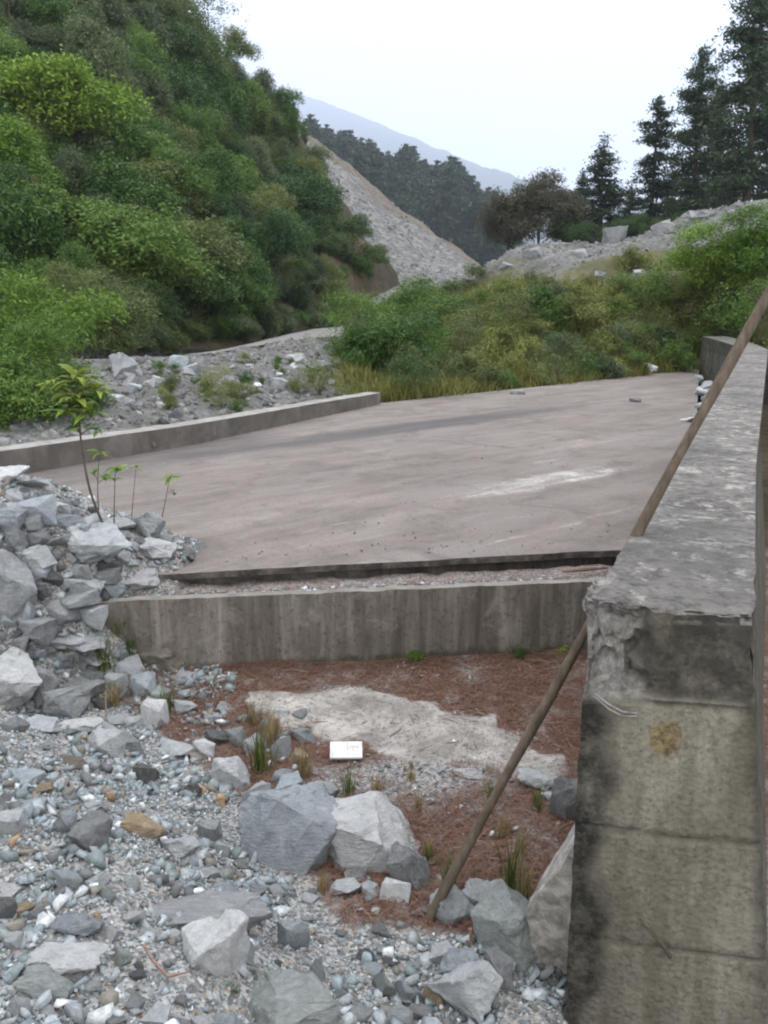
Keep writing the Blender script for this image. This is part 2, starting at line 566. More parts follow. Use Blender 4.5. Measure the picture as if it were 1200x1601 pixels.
# ------------------------------------------------------------------ stone meshes
def hull_bm(seed, npts, flat=.7, long=1.0):
    r = np.random.default_rng(seed)
    bm = bmesh.new()
    for i in range(npts):
        p = r.normal(size=3)
        p /= np.linalg.norm(p)
        p *= r.uniform(.82, 1.1)
        p = np.sign(p) * np.abs(p) ** .8
        bm.verts.new((p[0] * long, p[1], p[2] * flat))
    res = bmesh.ops.convex_hull(bm, input=bm.verts)
    junk = [e for e in res['geom_interior'] + res['geom_unused'] if isinstance(e, bmesh.types.BMVert) and e.is_valid]
    if junk:
        bmesh.ops.delete(bm, geom=list(set(junk)), context='VERTS')
    bmesh.ops.dissolve_limit(bm, angle_limit=R(14), verts=bm.verts, edges=bm.edges)
    co = np.array([v.co for v in bm.verts])
    c, h = (co.max(0) + co.min(0)) / 2, (co.max(0) - co.min(0)) / 2
    for v in bm.verts:
        v.co = Vector((np.array(v.co) - c) / h)          # fills the unit cube: real size comes from the object scale
    return bm


def rock_mesh(name, seed, npts, fine=0, rough=.05):
    bm = hull_bm(seed, npts)
    try:
        bmesh.ops.bevel(bm, geom=list(bm.edges), offset=.045 if fine else .06, segments=2 if fine else 1, affect='EDGES', profile=.6, clamp_overlap=True)
    except Exception:
        pass
    bmesh.ops.triangulate(bm, faces=bm.faces)
    for k in range(fine):
        bmesh.ops.subdivide_edges(bm, edges=[e for e in bm.edges if e.calc_length() > (.35 if k == 0 else .18 if k == 1 else .1)], cuts=1, use_grid_fill=False)
        bmesh.ops.triangulate(bm, faces=bm.faces)
    off = Vector((seed * 3.1, seed * 1.7, seed))
    bm.normal_update()
    for v in bm.verts:
        d = fbm(v.co * 1.6 + off, 5) * rough * 1.1 - abs(fbm(v.co * 3.1 + off, 4)) * rough * .9
        st_ = v.co.z * 5 + fbm(v.co * 1.3 + off, 3) * 1.6                    # slaty ledges
        d += (abs((st_ % 1.0) - .5) - .25) * rough * .55
        v.co += v.normal * d
    me = bpy.data.meshes.new(name)
    bm.to_mesh(me)
    bm.free()
    me.polygons.foreach_set('use_smooth', np.ones(len(me.polygons), bool))
    me.set_sharp_from_angle(angle=R(24))
    me.materials.append(M['grey'])
    return me


BOULDERS = [rock_mesh('boulder_shape', 140 + i, [14, 17, 13, 18, 15, 16, 14, 20][i], 3, .10) for i in range(8)]
ROCKS = [rock_mesh('rock_shape', 200 + i, random.choice([11, 13, 15, 18]), 2, .09) for i in range(18)]

# tiny stones for the stuff meshes (triangles only)
TINY = []
for i in range(8):
    bm = hull_bm(300 + i, 8)
    bmesh.ops.triangulate(bm, faces=bm.faces)
    bm.verts.index_update()
    TINY.append((np.array([v.co for v in bm.verts]), np.array([[v.index for v in f.verts] for f in bm.faces])))
    bm.free()
PEB_COLS = np.array([1.03, 1.07, 1.09]) * np.array([(.56, .57, .57), (.40, .42, .43), (.30, .32, .33), (.25, .29, .31), (.20, .235, .235), (.14, .14, .14), (.20, .18, .15), (.33, .215, .12), (.66, .66, .65), (.30, .33, .31)])
PEB_W = np.array([.07, .18, .21, .15, .13, .10, .12, .012, .018, .03])
PEB_W = PEB_W / PEB_W.sum()


def stones_mesh(name, pos, size, flat=(.45, .9), cols=None, tilt=True):
    """one mesh of many little stones: pos (n,3), size (n,) half width in metres"""
    V, F, Cc, base = [], [], [], 0
    n = len(pos)
    which = rng.integers(0, len(TINY), n)
    if cols is None:
        cols = PEB_COLS[rng.choice(len(PEB_COLS), n, p=PEB_W)] * rng.uniform(.8, 1.15, (n, 1))
    for k, (tv, tf) in enumerate(TINY):
        idx = np.nonzero(which == k)[0]
        if not len(idx):
            continue
        m = len(idx)
        sc = np.stack([size[idx], size[idx] * rng.uniform(.6, 1, m), size[idx] * rng.uniform(*flat, m)], 1)
        v = tv[None] * sc[:, None]
        if tilt:
            ax = rng.normal(size=(m, 2)) * .3
            v[:, :, 2] += v[:, :, 0] * ax[:, :1] + v[:, :, 1] * ax[:, 1:]
        v = np.einsum('nij,nkj->nki', zrot(m), v) + pos[idx][:, None]
        V.append(v.reshape(-1, 3))
        F.append((tf[None] + (np.arange(m) * len(tv))[:, None, None] + base).reshape(-1, 3))
        Cc.append(np.repeat(cols[idx], len(tv), 0))
        base += m * len(tv)
    return mesh_np(name, np.concatenate(V), np.concatenate(F), {'Col': np.concatenate(Cc)})


# ------------------------------------------------------------------ large structure: near ground
WL = [Vector((.50, 2.07, 0)), Vector((5.66, 14.2, 0)), Vector((6.55, 18.6, 0))]     # left edge of the right parapet
Z_SLAB = .5


def Znear(x, y, nz=True):
    sd = (x - .45) * -.79 + (y - 1.7) * -.61
    bank = .36 * S(sd / .85) + .10 * S((sd - .8) / 1.5)
    bank *= 1 - S((y - 3.35) / .5) * S((x + 3.2) / .6)
    hx = .50 * S((-.85 - x - .35 * S((4.45 - y) / .3)) / .3) + .40 * S((-1.05 - x) / 1.1)
    fy = S((y - 3.62 - .30 * S((x + 1.75) / .5)) / .80)
    by = 1 - S((y - 4.85) / 1.2)
    heap = hx * fy * by if x < -.7 else 0
    z = max(bank, heap)
    z += .07 * S((-.35 - x) / .5) * S((y - 3.85) / .35)
    z -= .35 * S((x - .44) / .22) * S((2.25 - y) / .3)
    z += .06 * S((y - 3.5) / .8) * S((x + .9) / .4)
    if nz:
        z += .025 * fbm(Vector((x * 2.2, y * 2.2, 3)), 4) * (1 + 2 * S(sd / .5))
    return z


RT = .44
_a, _b = P(170, 941, RT), P(940, 909, RT)


def ret_front(x):                                    # y of the front face of the low retaining wall
    return _a.y + (x - _a.x) * (_b.y - _a.y) / (_b.x - _a.x)


def gravel_zone(x, y):                               # > 0 where grey gravel lies instead of needles
    sd = (x - .45) * -.79 + (y - 1.7) * -.61
    return max(sd, 2.34 - y - .25 * (x - .2)) + .07 * fbm(Vector((x * 2.2, y * 2.2, 4)), 3)


edge_px = [(395, 1100), (430, 1089), (520, 1085), (600, 1091), (680, 1097), (712, 1112), (770, 1117), (806, 1140), (870, 1180), (885, 1215), (840, 1225), (790, 1190), (730, 1180), (690, 1198), (640, 1192), (600, 1172), (560, 1150), (520, 1160), (470, 1142), (430, 1125)]
EP = [P(a, b, .03) for a, b in edge_px]


def pale_at(x, y):
    """signed distance into the dried cement spill, metres"""
    if not (-.8 < x < 1.0 and 2.9 < y < 4.4):
        return -1
    ins, best = False, 9
    for a, b in zip(EP, EP[1:] + EP[:1]):
        if (a.y > y) != (b.y > y) and x < (b.x - a.x) * (y - a.y) / (b.y - a.y) + a.x:
            ins = not ins
        dx, dy = b.x - a.x, b.y - a.y
        t = max(0, min(1, ((x - a.x) * dx + (y - a.y) * dy) / (dx * dx + dy * dy)))
        best = min(best, math.hypot(a.x + t * dx - x, a.y + t * dy - y))
    return best if ins else -best


nx, ny = 340, 215
xs = np.linspace(-7, 3.2, nx)
ys = np.linspace(.2, 6.6, ny)
verts, red, pale = [], [], []
for x in xs:
    for y in ys:
        z = Znear(x, y)
        if y > ret_front(x) + .03 and x > -.9:
            z = min(z, .2)
        pd = pale_at(x, y)
        pm_ = S((pd + .05 + .10 * fbm(Vector((x * 4, y * 4, 2)), 4)) / .10) if pd > -.5 else 0
        pale.append(pm_)
        verts.append((x, y, z + .014 * pm_))
        sd = (x - .45) * -.79 + (y - 1.7) * -.61
        q = fbm(Vector((x * 1.8, y * 1.8, 9)), 4)
        rr = S((-gravel_zone(x, y) - .0 + .10 * q) / .12)
        # grey grit shows through in front of the cement patch
        g = math.exp(-(((x - .05) / .42) ** 2 + ((y - 3.25) / .22) ** 2))
        rr *= 1 - .9 * S(g * 1.5 + .6 * q - .2)
        rr *= .95 * S((x + 1.25) / .35)
        red.append((rr,) * 3)
gm = mesh_np('gravel_ground', verts, grid_faces(nx, ny), {'red': red, 'pale': pale}, True)
tag(link_mesh('gravel_ground', gm, M['grit']), kind='structure')


def hit_near(px, py):
    """first meeting of a photo-pixel ray with the near ground"""
    r = ray(px, py)
    r = r / r.y
    y = 1.2
    while y < 9:
        x, z = r.x * y, EYE + r.z * y
        if Znear(x, y, False) >= z or z < -.05:
            break
        y += .01
    return Vector((r.x * y, y, Znear(r.x * y, y)))


# ------------------------------------------------------------------ lofted terrain further out
BVH = {}


def loft(name, rows, mat, nu=90, nv=70, amp=.3, freq=.3, redf=None, power=1.0, crease=0):
    """smooth sheet through rows of world points (all rows the same length)"""
    rows = [[Vector(p) for p in r] for r in rows]

    def cat(pts, t):
        k = len(pts) - 1
        f = min(max(t * k, 0), k - 1e-6)
        i = int(f)
        u = f - i
        p0, p1, p2, p3 = pts[max(i - 1, 0)], pts[i], pts[i + 1], pts[min(i + 2, k)]
        return .5 * ((2 * p1) + (p2 - p0) * u + (2 * p0 - 5 * p1 + 4 * p2 - p3) * u * u + (3 * p1 - p0 - 3 * p2 + p3) * u ** 3)
    V, A = [], []
    for i in range(nu):
        a = i / (nu - 1)
        col = [cat(r, a) for r in rows]
        for j in range(nv):
            b = j / (nv - 1)
            p = cat(col, b)
            d = fbm(p * freq, 6) * amp * min(1, .25 + 4 * b)
            if crease:
                d -= crease * abs(noise.noise(Vector((p.x * freq * .9, p.y * freq * .25, p.z * freq * .25))))
            p = p + Vector((0, -.35 * d, d))
            V.append(p)
            A.append((redf(a, b, p) if redf else 0,) * 3)
    F = grid_faces(nu, nv)
    me = mesh_np(name, V, F, {'red': A}, True)
    BVH[name] = BVHTree.FromPolygons([Vector(v) for v in V], [tuple(int(i) for i in f) for f in F])
    return tag(link_mesh(name, me, mat), kind='structure')


# berm of rubble behind the left kerb, the dirt road on top of it
kerb_pts = [Vector((-6.6, 1.1, 0)), Vector((-5.0, 3.85, 0)), Vector((-3.14, 7.12, 0)), Vector((-1.9, 8.95, 0)), Vector((-.05, 12.54, 0))]
foot = [Vector((-7.2, 1.4, .6)), Vector((-5.4, 4.1, .6)), Vector((-3.5, 7.3, .58)), Vector((-2.2, 9.3, .56)), Vector((-.3, 12.9, .52)), Vector((.6, 13.9, .5))]
mid = [Vector((-9, 5, .75)), Vector((-7, 7.5, .78)), D(140, 615, 10.8), D(300, 590, 12.6), D(470, 575, 15.5), D(610, 560, 18)]
crest = [Vector((-12, 8, .95)), Vector((-9, 10, 1.0)), D(150, 563, 13), D(320, 553, 15.5), D(505, 527, 21), D(640, 530, 26)]
back = [Vector((-20, 14, 1.0)), Vector((-14, 17, 1.02)), D(130, 562, 18), D(330, 549, 23), D(505, 513, 33), D(640, 505, 42)]
loft('rubble_berm', [foot, mid, crest], M['mound'], 110, 60, .10, 1.6, lambda a, b, p: .25 * S(fbm(p * .9, 4) * 2), crease=.05)
loft('dirt_road', [crest, back], M['road'], 60, 20, .02, .8)

# left hillside
h0 = [D(-500, 640, 14), D(-250, 600, 17), D(0, 556, 20), D(150, 549, 22), D(340, 536, 27), D(500, 512, 36), D(575, 470, 46), D(625, 440, 56)]
h1 = [D(-700, 330, 22), D(-300, 330, 25), D(0, 330, 28), D(150, 340, 31), D(330, 370, 35), D(460, 385, 42), D(565, 395, 50), D(618, 420, 57)]
h2 = [D(-900, -50, 30), D(-400, -50, 36), D(0, 60, 42), D(150, 110, 45), D(300, 220, 50), D(415, 285, 55), D(520, 350, 58), D(596, 412, 60)]
h3 = [D(-1200, -700, 46), D(-500, -500, 55), D(-60, -190, 62), D(160, -90, 64), D(352, 116, 66), D(428, 176, 67), D(490, 240, 66), D(588, 412, 62)]
h4 = [D(-1200, -700, 60), D(-500, -500, 72), D(-60, -170, 84), D(160, -70, 86), D(362, 156, 84), D(450, 240, 82), D(500, 300, 78), D(588, 430, 70)]
loft('hillside', [h0, h1, h2, h3, h4], M['earth'], 150, 110, .9, .16, crease=.6)

# scree slope behind the spur
s0 = [D(470, 560, 56), D(560, 520, 60), D(640, 480, 62), D(720, 458, 62), D(775, 450, 62)]
s1 = [D(450, 340, 74), D(520, 330, 76), D(610, 370, 76), D(690, 415, 74), D(762, 432, 70)]
s2 = [D(440, 215, 96), D(484, 212, 96), D(600, 308, 94), D(680, 365, 86), D(752, 420, 76)]
s3 = [D(440, 260, 120), D(492, 240, 120), D(610, 340, 116), D(690, 400, 104), D(762, 445, 90)]
loft('scree_slope', [s0, s1, s2, s3], M['scree'], 110, 90, .5, .25,
     lambda a, b, p: .85 * S((b - .50 + .12 * fbm(p * .15, 3)) / .12) * (1 - S((b - .72) / .2) * .3), crease=.3)

# gravel mound on the right, running down to the end of the slab
r0 = [Vector((-.6, 12.5, .47)), Vector((.9, 13.7, .48)), Vector((2.4, 15.1, .48)), Vector((4.1, 16.7, .48)), Vector((5.8, 18.3, .47)), Vector((7.4, 19.8, .5)), Vector((10, 19, .55)), Vector((14, 17, .6))]
r1 = [D(520, 560, 17), D(620, 545, 18), D(710, 530, 19), D(810, 505, 20), D(910, 480, 21), D(1030, 455, 21.5), D(1150, 440, 21), D(1400, 420, 20)]
r2 = [D(560, 500, 27), D(650, 470, 27), D(735, 447, 27), D(830, 425, 26), D(920, 412, 26), D(1050, 392, 25.5), D(1160, 372, 25), D(1450, 340, 24)]
r3 = [D(620, 480, 34), D(690, 458, 34), D(760, 412, 33), D(835, 386, 32), D(935, 386, 31), D(1050, 353, 30), D(1160, 322, 29), D(1500, 300, 28)]
r4 = [D(620, 500, 44), D(690, 480, 44), D(765, 450, 43), D(835, 420, 42), D(940, 410, 41), D(1050, 385, 40), D(1160, 355, 40), D(1500, 340, 38)]
loft('gravel_mound', [r0, r1, r2, r3, r4], M['mound'], 130, 110, .38, .55,
     lambda a, b, p: 1 - S((b - .42 + .25 * fbm(p * .35, 4) + .12 * S((.75 - a) / .3) * 0) / .14), crease=.22)

# pine-clad slope behind the scree, the cloudy mountain far off, the valley floor
f0 = [D(430, 490, 250), D(640, 470, 255), D(760, 450, 260), D(860, 432, 270), D(1000, 425, 280), D(1300, 420, 300)]
f1 = [D(380, 175, 350), D(520, 225, 350), D(660, 280, 340), D(790, 368, 330), D(900, 402, 340), D(1300, 410, 380)]
f2 = [D(380, 230, 480), D(520, 300, 480), D(660, 370, 470), D(790, 420, 460), D(900, 430, 480), D(1300, 440, 520)]
loft('forest_slope', [f0, f1, f2], M['forest'], 70, 50, 3, .03)
m0 = [D(150, 440, 1900), D(450, 440, 1900), D(700, 440, 1900), D(900, 440, 1950), D(1100, 440, 2100), D(1500, 440, 2300)]
m1 = [D(100, 270, 3600), D(420, 270, 3500), D(640, 310, 3000), D(790, 355, 2700), D(960, 400, 2500), D(1500, 420, 2700)]
m2 = [D(100, 110, 6800), D(430, 142, 6700), D(560, 182, 6000), D(700, 240, 5000), D(880, 296, 3900), D(1500, 420, 3100)]
m3 = [D(100, 150, 7300), D(430, 180, 7200), D(560, 230, 6600), D(700, 290, 5800), D(880, 340, 4800), D(1500, 430, 4000)]
loft('mountain', [m0, m1, m2, m3], M['forest'], 160, 110, 16, .008)

vg = []
for j, y in enumerate(np.geomspace(5.5, 6200, 70)):
    for i in range(41):
        x = (i / 20 - 1) * (y * 1.2 + 8)
        z = -.35 + .9 * S((y - 30) / 40) - 12 * S((y - 60) / 120)
        if abs(x) < 30 and y < 30:
            z = -.35
        vg.append((x, y, z))
me = mesh_np('valley_ground', vg, grid_faces(70, 41)[:, ::-1], {'red': np.zeros((len(vg), 3))}, True)
tag(link_mesh('valley_ground', me, M['earth']), kind='structure')
# lower bench of soil on the outer side of the parapet
vb = []
for i in range(30):
    for j in range(30):
        x, y = 1.0 + i / 29 * 16, -1 + j / 29 * 21
        vb.append((x, y, -.45 + .06 * fbm(Vector((x, y, 1)), 4)))
me = mesh_np('bench_ground', vb, grid_faces(30, 30), {'red': np.zeros((900, 3))}, True)
tag(link_mesh('bench_ground', me, M['earth']), kind='structure')


# ------------------------------------------------------------------ concrete
def patch(V, F, p00, p10, p11, p01, nu, nv):
    b = len(V)
    for i in range(nu + 1):
        for j in range(nv + 1):
            u, v = i / nu, j / nv
            V.append((1 - u) * (1 - v) * p00 + u * (1 - v) * p10 + u * v * p11 + (1 - u) * v * p01)
    for i in range(nu):
        for j in range(nv):
            a = b + i * (nv + 1) + j
            F.append((a, a + nv + 1, a + nv + 2, a + 1))


def weld(name, V, F, disp, attrs=(), sharp=38):
    bm = bmesh.new()
    vs = [bm.verts.new(v) for v in V]
    for f in F:
        try:
            bm.faces.new([vs[i] for i in f])
        except ValueError:
            pass
    bmesh.ops.remove_doubles(bm, verts=bm.verts, dist=1e-4)
    bmesh.ops.recalc_face_normals(bm, faces=bm.faces)
    lay = [(bm.verts.layers.float_color if k == 'red' else bm.verts.layers.float).new(k) for k, _ in attrs]
    for v in bm.verts:
        p0 = v.co.copy()
        if disp:
            v.co = disp(p0, v.normal)
        for l, (k, fn) in zip(lay, attrs):
            x = fn(p0)
            v[l] = (x, x, x, 1) if k == 'red' else x
    me = bpy.data.meshes.new(name)
    bm.to_mesh(me)
    bm.free()
    me.polygons.foreach_set('use_smooth', np.ones(len(me.polygons), bool))
    me.set_sharp_from_angle(angle=R(sharp))
    return me


def prism(name, left, right, zb, zt, n_len, n_w, n_h, disp, attrs=(), cap0=True, cap1=True):
    """solid strip between two plan polylines; zb/zt are floats or per-station lists"""
    V, F = [], []
    k = len(left)
    zb = zb if isinstance(zb, (list, tuple)) else [zb] * k
    zt = zt if isinstance(zt, (list, tuple)) else [zt] * k
    at = lambda p, z: Vector((p.x, p.y, z))
    for i in range(k - 1):
        a, b, c, d = left[i], left[i + 1], right[i], right[i + 1]
        m = n_len[i]
        patch(V, F, at(a, zt[i]), at(b, zt[i + 1]), at(d, zt[i + 1]), at(c, zt[i]), m, n_w)
        patch(V, F, at(a, zb[i]), at(b, zb[i + 1]), at(b, zt[i + 1]), at(a, zt[i]), m, n_h)
        patch(V, F, at(c, zb[i]), at(d, zb[i + 1]), at(d, zt[i + 1]), at(c, zt[i]), m, n_h)
        patch(V, F, at(a, zb[i]), at(b, zb[i + 1]), at(d, zb[i + 1]), at(c, zb[i]), m, n_w)
    if cap0:
        patch(V, F, at(left[0], zb[0]), at(right[0], zb[0]), at(right[0], zt[0]), at(left[0], zt[0]), n_w, n_h)
    if cap1:
        patch(V, F, at(left[-1], zb[-1]), at(right[-1], zb[-1]), at(right[-1], zt[-1]), at(left[-1], zt[-1]), n_w, n_h)
    return weld(name, V, F, disp, attrs)


def rough(a, f):
    return lambda p, n: p + n * (fbm(p * f, 4) * a)


# the road slab: a real plate 14 cm thick
_n0, _n1 = P(330, 893, Z_SLAB), P(980, 858, Z_SLAB)
near = [_n0 + (_n1 - _n0) * t for t in (-1.75, -.75, 0, .5, 1.17)]
far = [Vector((-.12, 12.62, 0)), Vector((1.5, 14.18, 0)), Vector((3.2, 15.8, 0)), Vector((4.9, 17.45, 0)), Vector((6.75, 19.2, 0))]


def slab_disp(p, n):
    q = p + n * fbm(p * .8, 3) * .008
    e = p.y - (_n0.y + (p.x - _n0.x) * (_n1.y - _n0.y) / (_n1.x - _n0.x))
    if abs(e) < .05:
        q += Vector((.0, -.01 + .016 * fbm(Vector((p.x * 5, 0, p.z)), 4), 0))
    return q


V, F = [], []
z0, z1 = Z_SLAB - .036, Z_SLAB
for i in range(4):
    at = lambda p, z: Vector((p.x, p.y, z))
    patch(V, F, at(near[i], z1), at(near[i + 1], z1), at(far[i + 1], z1), at(far[i], z1), 24, 60)
    patch(V, F, at(near[i], z0), at(near[i + 1], z0), at(near[i + 1], z1), at(near[i], z1), 24, 4)
    patch(V, F, at(far[i], z0), at(far[i + 1], z0), at(far[i + 1], z1), at(far[i], z1), 24, 4)
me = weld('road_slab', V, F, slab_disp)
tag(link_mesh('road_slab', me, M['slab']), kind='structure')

# bed of the slab, set back under its front edge
V, F = [], []
back_ = Vector((-.02, .07, 0))
for i in range(4):
    at = lambda p, z: Vector((p.x, p.y, z))
    a_, b_ = near[i] + back_, near[i + 1] + back_
    patch(V, F, at(a_, .2), at(b_, .2), at(b_, z0 - .002), at(a_, z0 - .002), 12, 3)
me = weld('slab_bed', V, F, rough(.01, 8))
tag(link_mesh('slab_bed', me, M['stained']), kind='structure')

# left kerb
off = Vector((-.21, .12, 0))
kl = [p.copy() for p in kerb_pts]
kr = [p + off for p in kerb_pts]
me = prism('kerb', kr, kl, .30, [.72, .72, .72, .70, .66], [10, 16, 16, 20], 3, 5, rough(.012, 3.5))
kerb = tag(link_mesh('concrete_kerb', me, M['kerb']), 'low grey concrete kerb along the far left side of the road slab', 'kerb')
for px, py in ((251, 699), (40, 741)):
    bm = bmesh.new()
    bmesh.ops.create_cone(bm, cap_ends=True, segments=14, radius1=.022, radius2=.022, depth=.02)
    hm = bpy.data.meshes.new('drain_hole')
    bm.to_mesh(hm)
    bm.free()
    hm.materials.append(M['dark'])
    p = P(px, py, .55)
    best = None
    for a, b in zip(kerb_pts[:-1], kerb_pts[1:]):
        d = (b - a).normalized()
        t = (Vector((p.x, p.y, 0)) - a).dot(d)
        q = a + d * t
        if 0 < t < (b - a).length:
            best = (q, d)
    if best:
        q, d = best
        o = link_mesh('drain_hole', hm, None, kerb)
        nrm = Vector((d.y, -d.x, 0))
        o.rotation_mode = 'QUATERNION'
        o.rotation_quaternion = nrm.to_track_quat('Z', 'Y')
        o.location = Vector((q.x, q.y, .57)) + nrm * .006

# low retaining wall below the slab end
rl = [Vector((x, ret_front(x), 0)) for x in (-1.9, -1.6, -1.3, -.4, .6, 1.68)]
rr_ = [p + Vector((-.01, .06, 0)) for p in rl]
me = prism('retaining_wall', rr_, rl, -.15, [RT] * 6, [20, 20, 40, 40, 44], 4, 16,
           lambda p, n: p + n * fbm(p * 5, 4) * .007 + Vector((0, .014 * S((.06 - abs(p.z - .17)) / .06) * 0, .006 * fbm(Vector((p.x * 7, 0, 0)), 3) * S((p.z - .3) / .1))))
tag(link_mesh('retaining_wall', me, M['stained']), 'low brown stained concrete retaining wall across the front of the slab', 'wall')
# soil filling the gutter between that wall and the slab
gv = []
for i in range(90):
    x = -2.4 + i / 89 * 4.15
    for j in range(8):
        y = ret_front(x) + .045 + j / 7 * .3
        gv.append((x, y, .415 + .02 * fbm(Vector((x * 6, y * 6, 0)), 4)))
me = mesh_np('gutter_soil', gv, grid_faces(90, 8), {'red': [(.45,) * 3] * len(gv)}, True)
tag(link_mesh('gutter_soil', me, M['grit']), kind='structure')

# right parapet: one continuous wall with a broken near end
w_left = [WL[0], Vector((.5 + .4254 * .45, 2.07 + .45, 0)), Vector((.5 + .4254 * 2.0, 4.07, 0)), WL[1], Vector((6.04, 15.6, 0)), Vector((6.32, 17.1, 0)), WL[2]]
w_right = [Vector((.885, 2.005, 0)), Vector((.885 + .41 * .45, 2.455, 0)), Vector((.885 + .41 * 2.0, 4.005, 0)), Vector((6.10, 14.3, 0)), Vector((6.50, 15.7, 0)), Vector((6.80, 17.1, 0)), Vector((7.05, 18.6, 0))]
e_dir = (w_right[0] - w_left[0]).normalized()
e_nrm = Vector((e_dir.y, -e_dir.x, 0))              # points out of the end face, towards the viewer
zj = [D(1050, 1113, 2.0).z, D(1060, 1318, 2.0).z, D(1060, 1495, 2.0).z]
JT = [(zj[0], .012), (zj[1], .011), (zj[2], .009)]


def w_uv(p):
    q = Vector((p.x, p.y, 0)) - w_left[0]
    return q.dot(e_dir), -q.dot(e_nrm)               # u across the end, s along the wall


def wall_disp(p, n):
    u, s = w_uv(p)
    q = p + n * (fbm(p * 6, 5) * .006 + fbm(p * 26, 4) * .003) * (1 if s < .5 else .25)
    if p.y < 4.2:
        # worn edges
        wd = .42
        du, dz = min(max(u - .4254 * 0, 0), 9), 1.17 - p.z
        e = fbm(p * 14, 4)
        wear = math.exp(-(s / .03) ** 2) * math.exp(-(dz / .03) ** 2)
        q += (Vector((0, 0, -1)) - e_nrm) * wear * (.006 + .02 * abs(e))
        wear = math.exp(-(u / .03) ** 2) * math.exp(-(dz / .03) ** 2)
        q += (Vector((0, 0, -1)) + e_dir) * wear * (.004 + .025 * abs(e))
        # outward batter of the outer face
        # broken upper corner beside the pole
        if s < .30 and p.z > zj[0] - .02:
            t = S((.20 - u - .05 * e) / .10) * S((p.z - zj[0] - .0 + .02 * e) / .03)
            cut = t * (.045 + .09 * abs(fbm(p * 9 + Vector((5, 0, 0)), 4)) + .09 * S((.12 - u) / .12)) * S((.30 - s) / .15)
            q -= e_nrm * cut * S((1.165 - p.z + .02) / .03)
            q += e_dir * .02 * t * S((.06 - u) / .06) * S((1.12 - p.z) / .05)
        # course joints in the end face
        if s < .02:
            for z, dp in JT:
                zz = z + .006 * noise.noise(Vector((u * 30, z * 9, 0))) - .02 * (u - .2)
                q -= e_nrm * dp * S(1 - abs(p.z - zz) / .012)
            q -= e_nrm * .008 * S((p.z - zj[0]) / .03)
            q += e_nrm * .012 * fbm(p * 11, 5) * S((p.z - zj[0]) / .05)
        # ragged honeycombed outer edge
        if u > .36 and s < .06:
            q -= e_nrm * .016 * abs(fbm(p * 22, 4)) * S((u - .36) / .04)
    return q


def batter(me):
    for v in me.vertices:
        u, s = w_uv(v.co)
        if u > .2 and v.co.y < 6 and v.co.z < 1.1:
            k = S((u - .2) / .2) * (1.1 - v.co.z) * .13
            v.co += e_dir * k


def alg(p):
    u, s = w_uv(p)
    x = fbm(p * 5, 4)
    a = max(S((.10 + .05 * x - u) / .06) * S((zj[0] + .04 - p.z) / .05), .95 * S((u - .12 + .1 * x) / .1) * S((p.z - .99 + .05 * x) / .05) * .9,
            .7 * S((u - .36 - .02 * x) / .04))
    a = max(a, .85 * S((p.z - zj[0]) / .03) * S((u - .10) / .05))
    for z, dp in JT:
        a = max(a, .5 * S(1 - abs(p.z - z - .006 * noise.noise(Vector((u * 30, z * 9, 0))) + .02 * (u - .2)) / .014))
    return a


moss_c = D(1040, 1160, 2.02)


def moss(p):
    d = math.hypot((p - moss_c).dot(e_dir), (p.z - moss_c.z) * .9)
    return S((.085 - d) / .08)


def chip(p):
    u, s = w_uv(p)
    return S((.17 - u - .05 * fbm(p * 12, 4)) / .08) * S((p.z - zj[0] + .01) / .03) * (1 if s < .3 else 0) * .9


me = prism('parapet', w_left, w_right, -.5, [1.17, 1.17, 1.17, 1.17, 1.18, 1.20, 1.22], [45, 60, 70, 12, 12, 12], 42, 150, wall_disp,
           (('red', alg), ('moss', moss), ('chip', chip)))
batter(me)
wall = tag(link_mesh('parapet_wall', me, M['parapet']), 'thick weathered concrete parapet wall running back along the right edge', 'wall')


def tube_mesh(name, pts, rad, seg=8, closed_ends=True):
    pts = [Vector(p) for p in pts]
    rad = rad if isinstance(rad, (list, tuple)) else [rad] * len(pts)
    V, F = [], []
    for i, p in enumerate(pts):
        t = (pts[min(i + 1, len(pts) - 1)] - pts[max(i - 1, 0)]).normalized()
        a = t.cross(Vector((0, 0, 1)) if abs(t.z) < .9 else Vector((1, 0, 0))).normalized()
        b = t.cross(a)
        for k in range(seg):
            th = 2 * math.pi * k / seg
            V.append(p + (a * math.cos(th) + b * math.sin(th)) * rad[i])
    for i in range(len(pts) - 1):
        for k in range(seg):
            F.append((i * seg + k, i * seg + (k + 1) % seg, (i + 1) * seg + (k + 1) % seg, (i + 1) * seg + k))
    me = bpy.data.meshes.new(name)
    F = [tuple(f) for f in F]
    if closed_ends:
        F += [tuple(range(seg))[::-1], tuple(range((len(pts) - 1) * seg, len(pts) * seg))]
    me.from_pydata(V, [], F)
    me.polygons.foreach_set('use_smooth', np.ones(len(me.polygons), bool))
    me.set_sharp_from_angle(angle=R(50))
    return me


def at_end(px, py, out=.01):
    """point on the parapet's end face under a photo pixel"""
    r = ray(px, py)
    o = Vector((0, 0, EYE))
    t = (w_left[0] - Vector((0, 0, 0)) - Vector((o.x, o.y, 0))).dot(e_nrm) / Vector((r.x, r.y, 0)).dot(e_nrm)
    return o + r * t + e_nrm * out


for k in (0, 7):
    pts = [at_end(928, 1083 + k * .6, .0), at_end(950, 1096 + k, .018), at_end(972, 1107 + k, .022), at_end(995, 1115 + k * .6, .0)]
    link_mesh('wire', tube_mesh('wire', pts, .0028, 6), M['steel'], wall)
pts = [at_end(1002, 1442, .004), at_end(1020, 1455, .016), at_end(1036, 1472, .018), at_end(1047, 1494, .006)]
link_mesh('rebar', tube_mesh('rebar', pts, [.003, .004, .005, .006], 8), M['bark'], wall)

